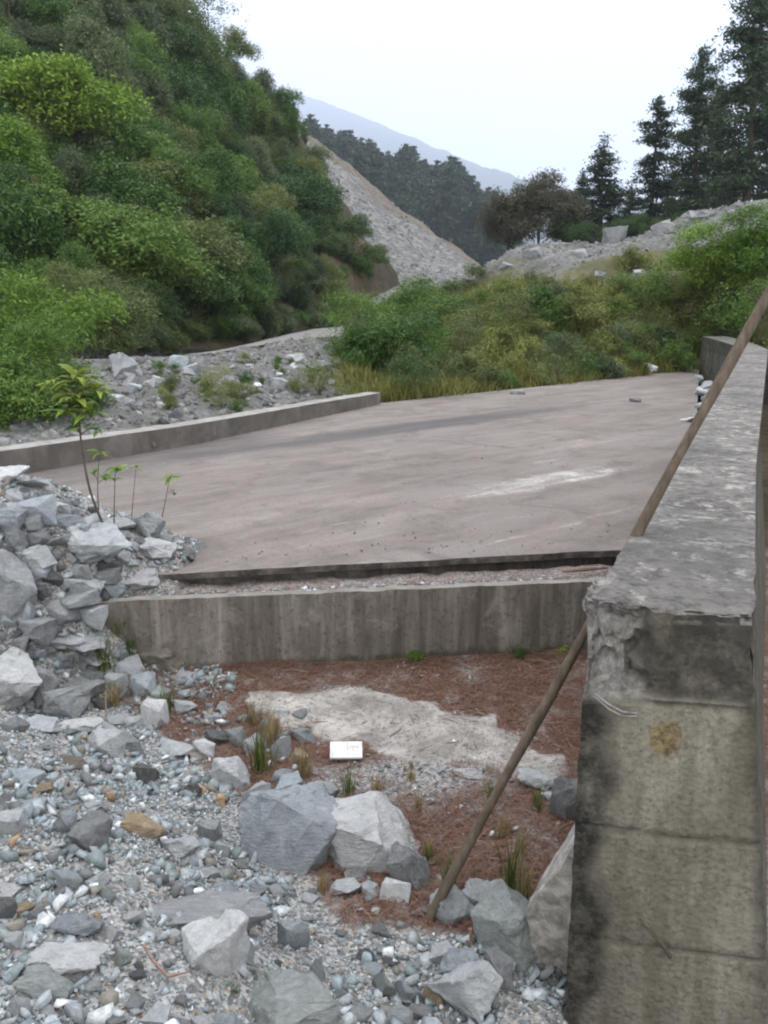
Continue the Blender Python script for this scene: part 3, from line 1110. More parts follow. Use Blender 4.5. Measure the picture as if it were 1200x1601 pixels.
# sloping haunch at the foot of the parapet's inner face
V, F = [], []
hs = [w_left[0] + Vector((.06, .12, 0)), w_left[0] + Vector((.06, .12, 0)) + Vector((.4254, 1, 0)) * 1.55]
in_n = Vector((-.92, .39, 0))
pa, pb = hs
patch(V, F, pa + Vector((0, 0, .47)), pb + Vector((0, 0, .30)), pb + in_n * .06 + Vector((0, 0, -.1)), pa + in_n * .30 + Vector((0, 0, -.1)), 40, 24)
patch(V, F, pa + Vector((0, 0, .47)), pa + in_n * .30 + Vector((0, 0, -.1)), pa - in_n * .05 + Vector((0, 0, -.1)), pa - in_n * .05 + Vector((0, 0, .47)), 24, 6)
patch(V, F, pb + Vector((0, 0, .30)), pb + in_n * .06 + Vector((0, 0, -.1)), pb - in_n * .05 + Vector((0, 0, -.1)), pb - in_n * .05 + Vector((0, 0, .30)), 12, 6)
me = weld('haunch', V, F, lambda p, n: p + n * (.018 * fbm(Vector((p.x * 3 + p.y * 1.0, p.y * 1.2, p.z * 9)), 5)))
n = N('haunch_concrete')
v = n.coord('Object', (5, 2.2, 5), (0, R(30), R(-23)))
c = n.ramp(n.noise(4, 7, .7, v, .4), [(.32, (.12, .11, .10)), (.48, (.26, .245, .22)), (.64, (.42, .40, .365))])
M['haunch'] = n.done(c, .95, n.bump(n.noise(9, 7, .7, v), .6, .015))
link_mesh('sloping_foot', me, M['haunch'], wall)

# ------------------------------------------------------------------ pole leaning on the parapet
pb_ = hit_near(664, 1442) + Vector((0, 0, -.02))
ct = P(1003, 822, 1.20)
d = (ct - pb_).normalized()
L = (ct - pb_).length
pts = [pb_ + d * (L * t) + Vector((0, 0, .006 * math.sin(t * 7))) for t in np.linspace(0, 2.25, 26)]
me = tube_mesh('pole', pts, [.0158 + .002 * math.sin(i * 1.3) + .003 * i / 26 for i in range(26)], 12)
tag(link_mesh('wooden_pole', me, M['wood']), 'long grey brown wooden pole leaning over the parapet wall', 'pole')

# ------------------------------------------------------------------ stones one by one
# (px, py, width px, height px, tone, label)
HEAP = 'loose stones heaped at the left end of the slab'
BANK = 'loose stones strewn over the foreground gravel bank'
TONES = {'W': ('white', 'white'), 'P': ('pale', 'pale grey'), 'G': ('grey', 'grey'), 'B': ('blue', 'blue grey'), 'D': ('dark', 'dark grey'), 'O': ('ochre', 'ochre'), 'T': ('green', 'greenish grey'), 'N': ('brown', 'brown')}
hero = [
 (155,852,108,64,'P','big pale angular boulder in the heap behind the sapling stem'),
 (10,748,62,28,'W','white flat stone on the very top of the left heap'),
 (47,758,52,16,'P',"thin pale slab tilted just below the heap's topmost white stone"),
 (225,822,60,52,'P','pale angular upright rock at the right shoulder of the heap'),
 (270,824,42,38,'P','smaller pale rock at the right end of the heap above the slab'),
 (240,858,62,26,'W','white topped flat stone below the upright rocks of the heap'),
 (218,904,56,24,'W','white lens shaped stone lying on the left end of the gutter'),
 (130,918,62,38,'P','pale smooth tilted stone above the left end of the retaining wall'),
 (20,925,74,100,'G','large grey angular boulder at the left frame edge of the heap'),
 (115,998,88,30,'P','flat pale slab sticking out at the foot of the heap'),
 (28,1075,92,80,'W','big white topped boulder low at the left frame edge'),
 (258,1026,78,46,'N','brown mossy boulder against the left part of the retaining wall'),
 (240,1128,44,52,'W','rounded white rock upright on the crest of the gravel bank'),
 (115,1138,90,22,'W','long flat white stone on the crest of the gravel bank'),
 (460,1308,160,122,'B','largest blue grey angular boulder in the middle of the gravel bank'),
 (568,1300,168,110,'W','large pale topped boulder touching the blue grey one'),
 (638,1365,60,62,'G','grey rock at the right foot of the pale topped boulder'),
 (362,1215,66,52,'P','pale rock with a shaded underside left of the green grass tuft'),
 (225,1313,66,34,'O','smooth ochre stone in the left foreground gravel'),
 (276,1345,66,40,'P','smooth pale stone just right of the ochre one'),
 (140,1320,60,46,'G','rough grey clod left of the ochre stone'),
 (310,1425,220,62,'G','long flat grey slab of rock in the foreground gravel'),
 (334,1492,94,90,'W','bright white angular rock below the long grey slab'),
 (376,1490,42,34,'T','small greenish pale rock touching the bright white angular one'),
 (100,1510,108,42,'W','elongated white rock in the bottom left gravel'),
 (125,1460,70,34,'B','blue grey rock above the elongated white one'),
 (75,1552,76,44,'T','olive grey rock below the elongated white one'),
 (452,1572,140,84,'T','large pale greenish boulder at the bottom edge of the gravel'),
 (460,1467,46,52,'B','blue grey upright rock right of the long grey slab'),
 (725,1562,100,84,'P','big pale boulder low beside the sloping foot of the parapet'),
 (720,1512,76,52,'B','blue grey rock lying on top of the pale boulder by the parapet'),
 (800,1466,116,98,'T','large greenish grey boulder wedged against the foot of the parapet'),
 (708,1415,64,56,'P','pale angular rock right of the lower end of the pole'),
 (756,1405,56,44,'P','pale wedge shaped rock behind the greenish boulder'),
 (640,1550,44,42,'B','middle one of three round stones near the bottom edge'),
 (602,1547,34,38,'T','left one of three round stones near the bottom edge'),
 (674,1556,32,38,'O','right one of three round stones near the bottom edge'),
 (210,1441,30,28,'W','small pointed bright white stone left of the long grey slab'),
 (740,1212,58,16,'W','flat white stone on the needle floor in front of the cement patch'),
 (840,1222,58,30,'P','pale lumpy stone on the needle floor right of the pole'),
 (884,1262,44,70,'G','grey upright rock leaning on the parapet inner side'),
 (475,1150,40,26,'B','pale blue stone right of the green grass tuft'),
]
rest_heap = [(20,778,32,20,'P'),(97,793,36,22,'W'),(55,795,74,38,'B'),(15,815,52,38,'B'),(50,815,36,26,'P'),(105,815,62,24,'B'),(122,828,54,24,'B'),(185,820,50,22,'W'),(62,864,54,34,'P'),(90,847,42,24,'T'),(25,843,38,26,'G'),(256,874,22,15,'P'),(288,860,36,20,'G'),(125,892,38,28,'P'),(165,906,42,26,'G'),(40,957,36,36,'B'),(90,964,62,38,'G'),(146,965,46,38,'P'),(105,942,84,32,'G'),(60,988,64,42,'G'),(36,1015,32,24,'G'),(105,1026,38,24,'G'),(190,872,26,16,'W'),(205,880,24,12,'P'),(155,935,30,18,'D'),(8,870,30,26,'D'),(80,905,34,24,'D'),(60,930,30,20,'D'),(178,890,26,16,'D'),(312,858,22,14,'G')]
rest_bank = [(65,1078,48,62,'G'),(97,1102,72,50,'G'),(125,1072,64,28,'G'),(203,1046,42,32,'P'),(142,1060,38,26,'T'),(182,1064,32,28,'P'),(226,1072,44,40,'B'),(290,1061,42,20,'P'),(165,1142,48,18,'W'),(165,1172,54,42,'P'),(202,1166,64,38,'G'),(215,1131,34,22,'P'),(186,1126,38,16,'P'),(285,1168,80,32,'P'),(92,1206,58,20,'W'),(30,1206,62,24,'B'),(102,1186,64,16,'N'),(225,1216,48,36,'D'),(318,1172,38,38,'W'),(370,1150,44,34,'G'),(395,1165,38,38,'G'),(340,1150,40,26,'D'),(440,1176,34,36,'P'),(464,1186,32,30,'O'),(435,1116,38,18,'P'),(453,1239,44,42,'B'),(500,1241,52,32,'P'),(445,1216,42,22,'G'),(402,1246,48,34,'P'),(325,1300,40,38,'P'),(105,1296,38,42,'B'),(14,1300,52,40,'P'),(105,1382,44,40,'B'),(14,1381,40,17,'W'),(10,1416,34,34,'D'),(36,1416,34,20,'O'),(66,1516,48,26,'G'),(146,1546,26,20,'P'),(510,1586,34,44,'P'),(246,1581,38,30,'P'),(276,1590,26,22,'W'),(319,1588,36,26,'W'),(352,1592,44,32,'B'),(350,1405,32,16,'B'),(496,1521,22,30,'P'),(410,1526,38,28,'T'),(776,1522,46,62,'G'),(600,1451,34,26,'G'),(536,1386,54,28,'P'),(616,1400,46,38,'W'),(580,1391,34,22,'P'),(865,1250,34,18,'P'),(560,1370,40,24,'G'),(690,1545,30,26,'P'),(300,1240,34,24,'D'),(190,1085,30,22,'G'),(250,1090,34,24,'P'),(285,1110,44,20,'P'),(330,1120,34,18,'P'),(350,1105,28,16,'P'),(60,1130,60,24,'P'),(20,1140,40,26,'G'),(160,1100,30,18,'D'),(270,1290,30,20,'P'),(50,1265,40,22,'P'),(10,1255,30,18,'G'),(150,1385,38,24,'P'),(170,1470,34,24,'P'),(190,1500,30,24,'T'),(230,1455,36,18,'W'),(265,1465,34,20,'W'),(20,1475,36,22,'P'),(60,1430,30,18,'G'),(180,1590,30,22,'G'),(120,1585,34,22,'W'),(30,1590,34,26,'P'),(400,1400,30,18,'G'),(430,1395,28,20,'P'),(345,1340,26,22,'P'),(375,1355,30,18,'G'),(330,1380,34,18,'P'),(560,1590,40,24,'G'),(620,1590,44,26,'G'),(660,1585,36,22,'G'),(690,1490,40,26,'P')]
TINY_ON_SLAB = [(810,613,24,11,'G','dark flat stone on the far part of the slab left of centre'),(993,626,20,9,'D','dark stone alone on the slab near its far right corner'),(1078,655,26,14,'W','bright white stone on the slab beside the pole'),(1092,646,20,10,'P','pale stone on the slab just behind the bright white one')]
occupied = []
ANCH = [(155,852,'the big pale angular boulder of the heap'),(30,757,"the heap's white top stone"),(248,822,'the pale upright rocks of the heap'),(218,904,'the white lens shaped stone'),(130,918,'the pale tilted stone of the heap'),(20,925,'the large grey boulder of the heap'),(115,998,'the flat pale slab below the heap'),(28,1075,'the white topped boulder at left'),(258,1026,'the brown mossy boulder'),(240,1128,'the rounded white crest rock'),(115,1138,'the long white crest stone'),(460,1308,'the largest blue grey boulder'),(568,1300,'the large pale topped boulder'),(362,1215,'the pale rock by the green tuft'),(225,1313,'the smooth ochre stone'),(276,1345,'the smooth pale stone'),(140,1318,'the rough grey clod'),(310,1425,'the long grey slab of rock'),(334,1492,'the bright white angular rock'),(100,1510,'the elongated white rock'),(125,1460,'the upper blue grey rock'),(75,1552,'the olive grey rock'),(452,1572,'the large greenish boulder at the bottom'),(460,1467,'the blue grey upright rock'),(725,1562,'the big pale boulder by the parapet'),(640,1550,'the three round stones'),(664,1440,'the foot of the pole'),(405,1180,'the bright green grass tuft'),(475,1150,'the pale blue stone')]
USED = {}


def rel_label(px, py, what, anchors=None):
    """a label that says which one: the thing and the nearest landmark it lies beside"""
    anchors = anchors or ANCH
    near = sorted(anchors, key=lambda a: math.hypot(px - a[0], 1.3 * (py - a[1])))
    opts = []
    for a in near[:3]:
        dx, dy = px - a[0], 1.3 * (py - a[1])
        if abs(dx) > 2 * abs(dy):
            w_ = 'left of' if dx < 0 else 'right of'
        elif abs(dy) > 2 * abs(dx):
            w_ = 'behind' if dy < 0 else 'in front of'
        else:
            w_ = ('behind and ' if dy < 0 else 'in front and ') + ('left of' if dx < 0 else 'right of')
        if len(f'{what} {w_} {a[2]}'.split()) > 16:
            w_ = 'beside'
        opts.append(f'{what} {w_} {a[2]}')
    for o in opts:
        if o not in USED:
            USED[o] = 1
            return o
    return opts[0]


def put_rock(px, py, w_, h_, tone, label, group, zfun=None, name='rock', big=False):
    if zfun is None:
        g = hit_near(px, py + .22 * h_)
    else:
        g = zfun(px, py + .3 * h_)
    if g is None:
        return None
    dist = (g - Vector((0, 0, EYE))).length
    s = dist / FPX
    rx = w_ * s / 2 * 1.04
    elev = math.atan2(EYE - g.z, g.y)
    hs = h_ * s / 2 * 1.14
    depth = min(rx * random.uniform(.7, .95), hs * .85 / max(math.sin(elev), .2))
    hz = math.sqrt(max(hs ** 2 - (depth * math.sin(elev)) ** 2, (.45 * hs) ** 2)) / math.cos(elev)
    me = random.choice(BOULDERS if big else ROCKS)
    o = bpy.data.objects.new(name, me)
    COL.objects.link(o)
    o.location = g + Vector((0, depth * .1, hz * random.uniform(.12, .38)))
    o.scale = (rx, depth, hz)
    o.rotation_euler = (random.uniform(-.15, .15), random.uniform(-.15, .2), random.choice([0, math.pi]) + random.uniform(-.3, .3))
    o.material_slots[0].link = 'OBJECT'
    o.material_slots[0].material = M[TONES[tone][0]]
    tag(o, label, 'boulder' if big and w_ > 85 else 'rock', group)
    return o


for h in hero:
    put_rock(*h, None, big=h[2] > 55)
    occupied.append(h[:4])
for h in rest_heap:
    put_rock(*h, rel_label(h[0], h[1], f'medium {TONES[h[4]][1]} stone'), HEAP)
    occupied.append(h[:4])
for h in rest_bank:
    put_rock(*h, rel_label(h[0], h[1], f'medium {TONES[h[4]][1]} stone'), BANK)
    occupied.append(h[:4])
for h in TINY_ON_SLAB:
    put_rock(*h, None, zfun=lambda x, y: P(x, y, Z_SLAB))
WALLFOOT = 'broken stones at the foot of the far parapet'
for px, py, w_, h_ in [(1100,634,22,11),(1097,612,22,16),(1106,600,22,12),(1092,592,18,12),(1112,612,18,12),(1104,622,16,9)]:
    put_rock(px, py, w_, h_, 'P', 'small pale stone at the inner foot of the far parapet', WALLFOOT, zfun=lambda x, y: P(x, y, Z_SLAB))


def free(px, py, w_):
    k_ = .30 if py < 1040 else .42
    return all((abs(px - a) > (w_ + c) * k_) or (abs(py - b) > (w_ * .6 + d_) * k_) for a, b, c, d_ in occupied)


def fill(nwant, region, wmin, wmax, tones, wts, lab, group):
    got = tries = 0
    while got < nwant and tries < nwant * 40:
        tries += 1
        px, py = region()
        w_ = wmin + (wmax - wmin) * random.random() ** 2
        if not free(px, py, w_):
            continue
        tone = random.choices(tones, wts)[0]
        put_rock(px, py, w_, w_ * random.uniform(.45, .75), tone, rel_label(px, py, lab.format(TONES[tone][1])), group)
        occupied.append((px, py, w_, w_ * .6))
        got += 1


def in_poly(poly):
    xs_, ys_ = [p[0] for p in poly], [p[1] for p in poly]

    def f():
        while True:
            x, y = random.uniform(min(xs_), max(xs_)), random.uniform(min(ys_), max(ys_))
            c = False
            j = len(poly) - 1
            for i in range(len(poly)):
                if (poly[i][1] > y) != (poly[j][1] > y) and x < (poly[j][0] - poly[i][0]) * (y - poly[i][1]) / (poly[j][1] - poly[i][1]) + poly[i][0]:
                    c = not c
                j = i
            if c:
                return x, y
    return f


heap_poly = [(0, 735), (60, 760), (150, 800), (250, 815), (310, 850), (300, 880), (190, 905), (165, 960), (150, 1020), (0, 1040)]
bank_poly = [(0, 1120), (100, 1120), (260, 1130), (370, 1140), (440, 1240), (560, 1370), (650, 1400), (700, 1440), (760, 1500), (780, 1600), (0, 1600)]
hollow_poly = [(40, 1030), (190, 1010), (290, 1050), (330, 1095), (470, 1120), (480, 1190), (380, 1180), (240, 1100), (100, 1090)]
fill(64, in_poly(heap_poly), 15, 44, 'PGBDW', (4, 5, 3, 3, 1), 'small {} stone', 'small stones wedged in the left heap')
fill(46, in_poly(bank_poly), 14, 34, 'PGBWDTO', (5, 4, 3, 3, 2, 2, .5), 'small {} stone', 'small stones among the foreground gravel')
fill(16, in_poly(hollow_poly), 16, 36, 'PGBT', (4, 3, 2, 2), 'small {} stone', 'small stones in the grassy hollow')


def bvh_hit(names, px, py):
    o, r = Vector((0, 0, EYE)), ray(px, py).normalized()
    best = None
    for nme in names:
        loc, nor, idx, dist = BVH[nme].ray_cast(o, r)
        if loc is not None and (best is None or dist < best[1]):
            best = (loc, dist, nor)
    return best


def zb(px, py):
    b = bvh_hit(['rubble_berm'], px, py)
    return b[0] if b else None


put_rock(205, 580, 40, 26, 'W', 'bright white broken block at the left end of the rubble berm', None, zfun=zb)
put_rock(190, 572, 46, 44, 'P', 'pale angular block behind the bright white one on the berm', None, zfun=zb)
put_rock(245, 594, 18, 12, 'W', 'small white stone right of the bright white block on the berm', None, zfun=zb)
got = 0
berm_region = in_poly([(165, 565), (320, 555), (500, 530), (530, 560), (560, 605), (420, 630), (190, 660), (160, 630)])
while got < 42:
    px, py = berm_region()
    w_ = random.uniform(11, 34)
    tone = random.choices('PGWB', (5, 5, 2, 2))[0]
    if put_rock(px, py, w_, w_ * random.uniform(.5, .8), tone, f'{TONES[tone][1]} stone on the rubble berm behind the kerb', 'stones on the rubble berm', zfun=zb):
        got += 1

def zm(px, py):
    b = bvh_hit(['gravel_mound'], px, py)
    return b[0] if b else None


for px, py, w_, h_, tone, lb in [(956, 368, 40, 34, 'G', 'grey block standing on the mound crest beside the cone shaped pine'), (1100, 336, 36, 14, 'G', 'flat grey block on the mound crest below the tallest pines'),
                                 (1040, 356, 40, 22, 'G', 'grey block on the mound crest below the open crowned pine'), (905, 396, 40, 20, 'G', 'low grey block at the middle of the mound crest'),
                                 (835, 394, 38, 20, 'G', 'grey block at the left end of the mound crest'), (985, 398, 26, 14, 'G', 'grey stone on the bare mound face right of the crest block'),
                                 (1000, 425, 18, 10, 'P', 'small pale stone on the mound face above the shrubs'), (940, 430, 20, 11, 'G', 'small grey stone low on the bare mound face'),
                                 (1150, 336, 26, 13, 'G', 'grey block at the right of the mound crest'), (790, 415, 24, 14, 'G', 'grey block where the mound meets the valley'), (955, 575, 44, 16, 'P', 'flat pale rock at the far edge of the slab'), (1015, 573, 34, 12, 'P', 'smaller flat pale rock at the far edge of the slab')]:
    put_rock(px, py, w_, h_, tone, lb, None, zfun=zm)

# ------------------------------------------------------------------ uncountable gravel
n_p = 56000
pos, siz = [], []
while len(pos) < n_p:
    x, y = random.uniform(-3.4, .75), random.uniform(1.25, 4.3) if random.random() < .85 else random.uniform(4.0, 5.8)
    if gravel_zone(x, y) < .0 and not (x < -.75 and y > 3.4):
        continue
    if y > 4.2 and x > -.85:
        continue
    k = random.random()
    fines = fbm(Vector((x * 2.6, y * 2.6, 11)), 4)
    if fines > .06:
        if random.random() < .45:
            continue
        s = .003 + .004 * k if k < .95 else .012
    else:
        s = .004 + .0065 * k if k < .78 else .008 + .024 * random.random() ** 2.2
    pos.append((x, y, Znear(x, y) + s * .25))
    siz.append(s)
o = link_mesh('foreground_gravel', stones_mesh('gravel', np.array(pos), np.array(siz)), M['pebble'])
tag(o, 'fine grey and white gravel covering the foreground bank', 'gravel', kind='stuff')
# sparse grit over the needle floor and cement patch, and rubble in the gutter
pos, siz, cl = [], [], []
for _ in range(5200):
    x, y = random.uniform(-.9, 1.3), random.uniform(2.2, 4.55)
    dn = math.exp(-(((x - .1) / .45) ** 2 + ((y - 3.3) / .28) ** 2))
    if random.random() > .06 + .9 * dn or y > ret_front(x) - .02 or x > .5 + (y - 2.07) * .4254 - .02:
        continue
    s = .004 + .012 * random.random() ** 3
    inside = edge_px and False
    pos.append((x, y, Znear(x, y) + s * .5))
    siz.append(s)
for _ in range(1500):
    x = random.uniform(-1.2, 1.6)
    s = .004 + .016 * random.random() ** 3
    y = ret_front(x) + random.uniform(.06, .15)
    pos.append((x, y, .416 + s * .3))
    siz.append(s)
o = link_mesh('loose_grit', stones_mesh('grit', np.array(pos), np.array(siz)), M['pebble'])
tag(o, 'loose stone chips on the needle floor and in the gutter', 'gravel', kind='stuff')
# rubble of the berm, mound and scree
def rubble(name, src, n_, smin, smax, label, pw=3, acc=None, cols=None):
    b = bpy.data.objects[src].data
    co = np.empty(len(b.vertices) * 3, np.float32)
    b.vertices.foreach_get('co', co)
    co = co.reshape(-1, 3)
    fa = np.array([p.vertices[:] for p in b.polygons])
    area = np.empty(len(fa), np.float32)
    b.polygons.foreach_get('area', area)
    idx = rng.choice(len(fa), n_, p=area / area.sum())
    u, v = rng.random((2, n_, 1))
    q = co[fa[idx]]
    p = (1 - u) * (1 - v) * q[:, 0] + u * (1 - v) * q[:, 1] + u * v * q[:, 2] + (1 - u) * v * q[:, 3]
    if acc is not None:
        at_ = np.empty(len(co) * 4, np.float32)
        b.color_attributes['red'].data.foreach_get('color', at_)
        rd = at_.reshape(-1, 4)[fa[idx]].mean(1)[:, 0]
        p = p[rng.random(n_) < acc(rd)]
    s = smin + (smax - smin) * rng.random(len(p)) ** pw
    o = link_mesh(name, stones_mesh(name, p, s, (.5, .95), cols=None if cols is None else cols[rng.integers(0, len(cols), len(p))] * rng.uniform(.75, 1.2, (len(p), 1))), M['pebble'])
    tag(o, label, 'rubble', kind='stuff')


GC = .66 * np.array([(.33, .33, .32), (.25, .25, .245), (.19, .19, .19), (.28, .27, .25), (.42, .42, .41)])
rubble('berm_rubble', 'rubble_berm', 14000, .01, .065, 'grey broken stone covering the berm behind the kerb', 3.5, None, GC)
rubble('mound_rubble', 'gravel_mound', 24000, .014, .09, 'grey broken stone on the gravel mound', 4, lambda r: 1.0 - .9 * r, GC)
rubble('scree_rubble', 'scree_slope', 10000, .03, .17, 'grey loose stone lying on the scree slope', 5, lambda r: 1 - .7 * r, GC)

pos, siz = [], []
for _ in range(520):
    t, u = random.random(), random.random() ** 1.6
    a_ = near[2].lerp(near[4], random.random()) if random.random() < .35 else None
    if a_ is not None:
        p_ = a_ + Vector((random.gauss(0, .1), .06 + abs(random.gauss(0, .35)), 0))
    else:
        e0, e1 = near[2].lerp(near[4], t), far[0].lerp(far[4], t)
        p_ = e0.lerp(e1, random.random())
    s = .0025 + .007 * random.random() ** 4
    pos.append((p_.x, p_.y, Z_SLAB + s * .4))
    siz.append(s)
o = link_mesh('slab_grit', stones_mesh('slab_grit', np.array(pos), np.array(siz), cols=np.array([(.17, .155, .14)] * len(pos)) * rng.uniform(.75, 2.0, (len(pos), 1))), M['pebble'])
tag(o, 'small stone chips scattered over the road slab', 'gravel', kind='stuff')
bm = bmesh.new()
for _ in range(70):
    x, y = random.uniform(-.5, 1.2), random.uniform(2.4, 4.4)
    if gravel_zone(x, y) > -.05 or x > .42 + (y - 2.07) * .4254:
        continue
    th_, l_ = random.uniform(0, 6.28), random.uniform(.04, .16)
    d_ = Vector((math.cos(th_), math.sin(th_), 0)) * l_
    p_ = Vector((x, y, Znear(x, y) + .012))
    me_ = tube_mesh('t', [p_ - d_ * .5, p_ + Vector((random.gauss(0, .008), random.gauss(0, .008), .006)), p_ + d_ * .5], [.0026, .0024, .001], 5)
    bm.from_mesh(me_)
    bpy.data.meshes.remove(me_)
me = bpy.data.meshes.new('twig_litter')
bm.to_mesh(me)
bm.free()
tag(link_mesh('twig_litter', me, M['twig']), 'small fallen twigs scattered on the needle floor', 'twigs', kind='stuff')

# fallen pine needles
n_n = 26000
x = rng.uniform(-1.3, 1.6, n_n)
y = rng.uniform(2.1, 4.85, n_n)
keep = []
for a, b in zip(x, y):
    ok = gravel_zone(a, b) < -.03 and b < ret_front(a) - .01 and a < .5 + (b - 2.07) * .4254 - .01
    gut = ret_front(a) + .05 < b < ret_front(a) + .16
    g = math.exp(-(((a - .05) / .45) ** 2 + ((b - 3.3) / .26) ** 2))
    cp = pale_at(a, b) > -.02
    keep.append((ok and random.random() > g * .9 and not (cp and random.random() < .97)) or (gut and random.random() < .55))
keep = np.array(keep)
x, y = x[keep], y[keep]
z = np.array([Znear(a, b) + .004 if b < ret_front(a) else .422 for a, b in zip(x, y)]) + rng.uniform(0, .012, len(x))
th = rng.uniform(0, np.pi * 2, len(x))
ln = rng.uniform(.02, .055, len(x))
dx, dy = np.cos(th) * ln, np.sin(th) * ln
wd = .0011
nx_, ny_ = -np.sin(th) * wd, np.cos(th) * wd
tz = rng.uniform(-.006, .012, len(x))
v = np.stack([np.stack([x - dx + nx_, y - dy + ny_, z], 1), np.stack([x - dx - nx_, y - dy - ny_, z], 1), np.stack([x + dx - nx_, y + dy - ny_, z + tz], 1), np.stack([x + dx + nx_, y + dy + ny_, z + tz], 1)], 1)
cc = np.repeat(rng.random((len(x), 1)) * np.ones((1, 3)), 4, 0)
me = mesh_np('fallen_needles', v.reshape(-1, 3), np.arange(len(x) * 4).reshape(-1, 4), {'Col': cc})
tag(link_mesh('fallen_needles', me, M['needle']), 'red brown fallen pine needles carpeting the floor below the wall', 'needles', kind='stuff')


# ------------------------------------------------------------------ plants
def leaf_quads(cen, nrm, size, asp, tone):
    """leaf-shaped quads: cen, nrm (n,3), size (n,) half length"""
    n_ = len(cen)
    a = rng.normal(size=(n_, 3))
    t = np.cross(nrm, a)
    t /= np.linalg.norm(t, axis=1, keepdims=True) + 1e-9
    b = np.cross(nrm, t)
    b /= np.linalg.norm(b, axis=1, keepdims=True) + 1e-9
    L_ = size[:, None]
    W_ = L_ * asp
    v = np.stack([cen - t * L_, cen + b * W_ - t * L_ * .1, cen + t * L_, cen - b * W_ - t * L_ * .1], 1)
    v[:, 2, 2] -= size * .25
    return v.reshape(-1, 3), np.repeat(tone, 4)


def crown_mesh(name, seed, lobes, clusters, leaf, flat=.9, asp=.45, spread=.72, lr=(.2, .42), loose=.05, per=8, subs=4, ragged=.16):
    """ragged crown: sub-domes > lobes > leaf clusters > leaves"""
    global rng
    keep_r, rng = rng, np.random.default_rng(seed)
    cs, ns, sz, tn = [], [], [], []
    sub = rng.normal(size=(subs, 3)) * np.array([.36, .36, .28]) + np.array([0, 0, .05])
    for k in range(lobes):
        d = rng.normal(size=3)
        d /= np.linalg.norm(d)
        if d[2] < -.8:
            d[2] *= -1
        b = sub[rng.integers(subs)]
        c = b + d * np.array([1, 1, flat]) * spread * rng.uniform(.45, .95)
        r = rng.uniform(*lr)
        m_ = max(4, int(clusters * (r / .32) ** 2))
        q = rng.normal(size=(m_, 3))
        q /= np.linalg.norm(q, axis=1, keepdims=True)
        q[:, 2] = np.where(q[:, 2] < -.5, -q[:, 2], q[:, 2])
        rad = r * (1 + ragged * rng.normal(size=m_)) * (1 - .3 * (rng.random(m_) < .25))
        cc_ = c + q * rad[:, None] * np.array([1, 1, .85])
        lt = rng.uniform(0, 1)
        p = np.repeat(cc_, per, 0) + rng.normal(size=(m_ * per, 3)) * loose
        qq = np.repeat(q, per, 0)
        nn = qq * .5 + rng.normal(size=p.shape) * .6 + np.array([0, 0, .55])
        nn /= np.linalg.norm(nn, axis=1, keepdims=True)
        cs.append(p); ns.append(nn)
        sz.append(leaf * rng.uniform(.55, 1.3, len(p)))
        tn.append(np.clip(lt * .25 + np.repeat(rng.random(m_), per) * .45 + rng.random(len(p)) * .35, 0, 1))
    v, t = leaf_quads(np.concatenate(cs), np.concatenate(ns), np.concatenate(sz), asp, np.concatenate(tn))
    rng = keep_r
    return mesh_np(name, v, np.arange(len(v)).reshape(-1, 4), {'tone': t})


def limbs_mesh(name, seed, nl=7, r0=.06, z0=-1.0, spread=.6, top=.5):
    r = random.Random(seed)
    bm = bmesh.new()
    def add(pts, rad, seg=6):
        me_ = tube_mesh('t', pts, rad, seg)
        bm.from_mesh(me_)
        bpy.data.meshes.remove(me_)
    add([(0, 0, z0), (.02, .01, z0 + .3), (-.01, .03, .0), (.03, 0, top)], [r0, r0 * .8, r0 * .6, r0 * .25])
    for k in range(nl):
        a = k / nl * 6.28 + r.uniform(-.4, .4)
        e = Vector((math.cos(a), math.sin(a), 0)) * spread * r.uniform(.7, 1.1)
        zs = z0 + .25 + r.random() * .6
        add([(0, 0, zs), e * .45 + Vector((0, 0, zs + .25)), e + Vector((0, 0, zs + .55 + r.random() * .3))], [r0 * .5, r0 * .35, r0 * .12], 5)
    me = bpy.data.meshes.new(name)
    bm.to_mesh(me)
    bm.free()
    me.materials.append(M['bark'])
    return me


CROWN_FULL = [crown_mesh('dense_crown', 11 + i, 46, 62, .036, subs=3 + i % 3) for i in range(6)]           # far bushes and trees
CROWN_NEAR = [crown_mesh('leafy_crown', 31 + i, 50, 60, .034, subs=4, asp=.38) for i in range(4)]              # nearer shrubs
CROWN_OPEN = [crown_mesh('open_crown', 51 + i, 26, 20, .034, lr=(.14, .30), spread=.95, loose=.07, ragged=.3, subs=5) for i in range(3)]
CROWN_LOOSE = [crown_mesh('loose_crown', 71 + i, 34, 34, .036, lr=(.14, .34), spread=.9, loose=.07, ragged=.32, subs=5, asp=.3) for i in range(4)]
LIMBS = [limbs_mesh('limbs', 5 + i, 7, .045, -1.0, .5, .3) for i in range(3)]
LIMBS_TALL = [limbs_mesh('limbs', 15 + i, 9, .035, -2.4, .8, .8) for i in range(2)]


def bush(pos, rad, mat, label, group=None, crowns=CROWN_FULL, tall=False, squash=1.0, name='bush', cat='bush', wide=1.0):
    """pos: middle of the crown; rad in metres"""
    t = empty(name, pos, random.uniform(0, 6.28), (rad * wide, rad * wide, rad * squash))
    tag(t, label, cat, group)
    me = random.choice(crowns)
    if not me.materials:
        me.materials.append(M['leaf_mid'])
    o = link_mesh('crown', me, None, t)
    o.material_slots[0].link = 'OBJECT'
    o.material_slots[0].material = M[mat]
    link_mesh('trunk', random.choice(LIMBS_TALL if tall else LIMBS), None, t)
    return t


HILL = ['hillside']
TER = ['hillside', 'scree_slope', 'gravel_mound', 'rubble_berm', 'dirt_road', 'forest_slope']


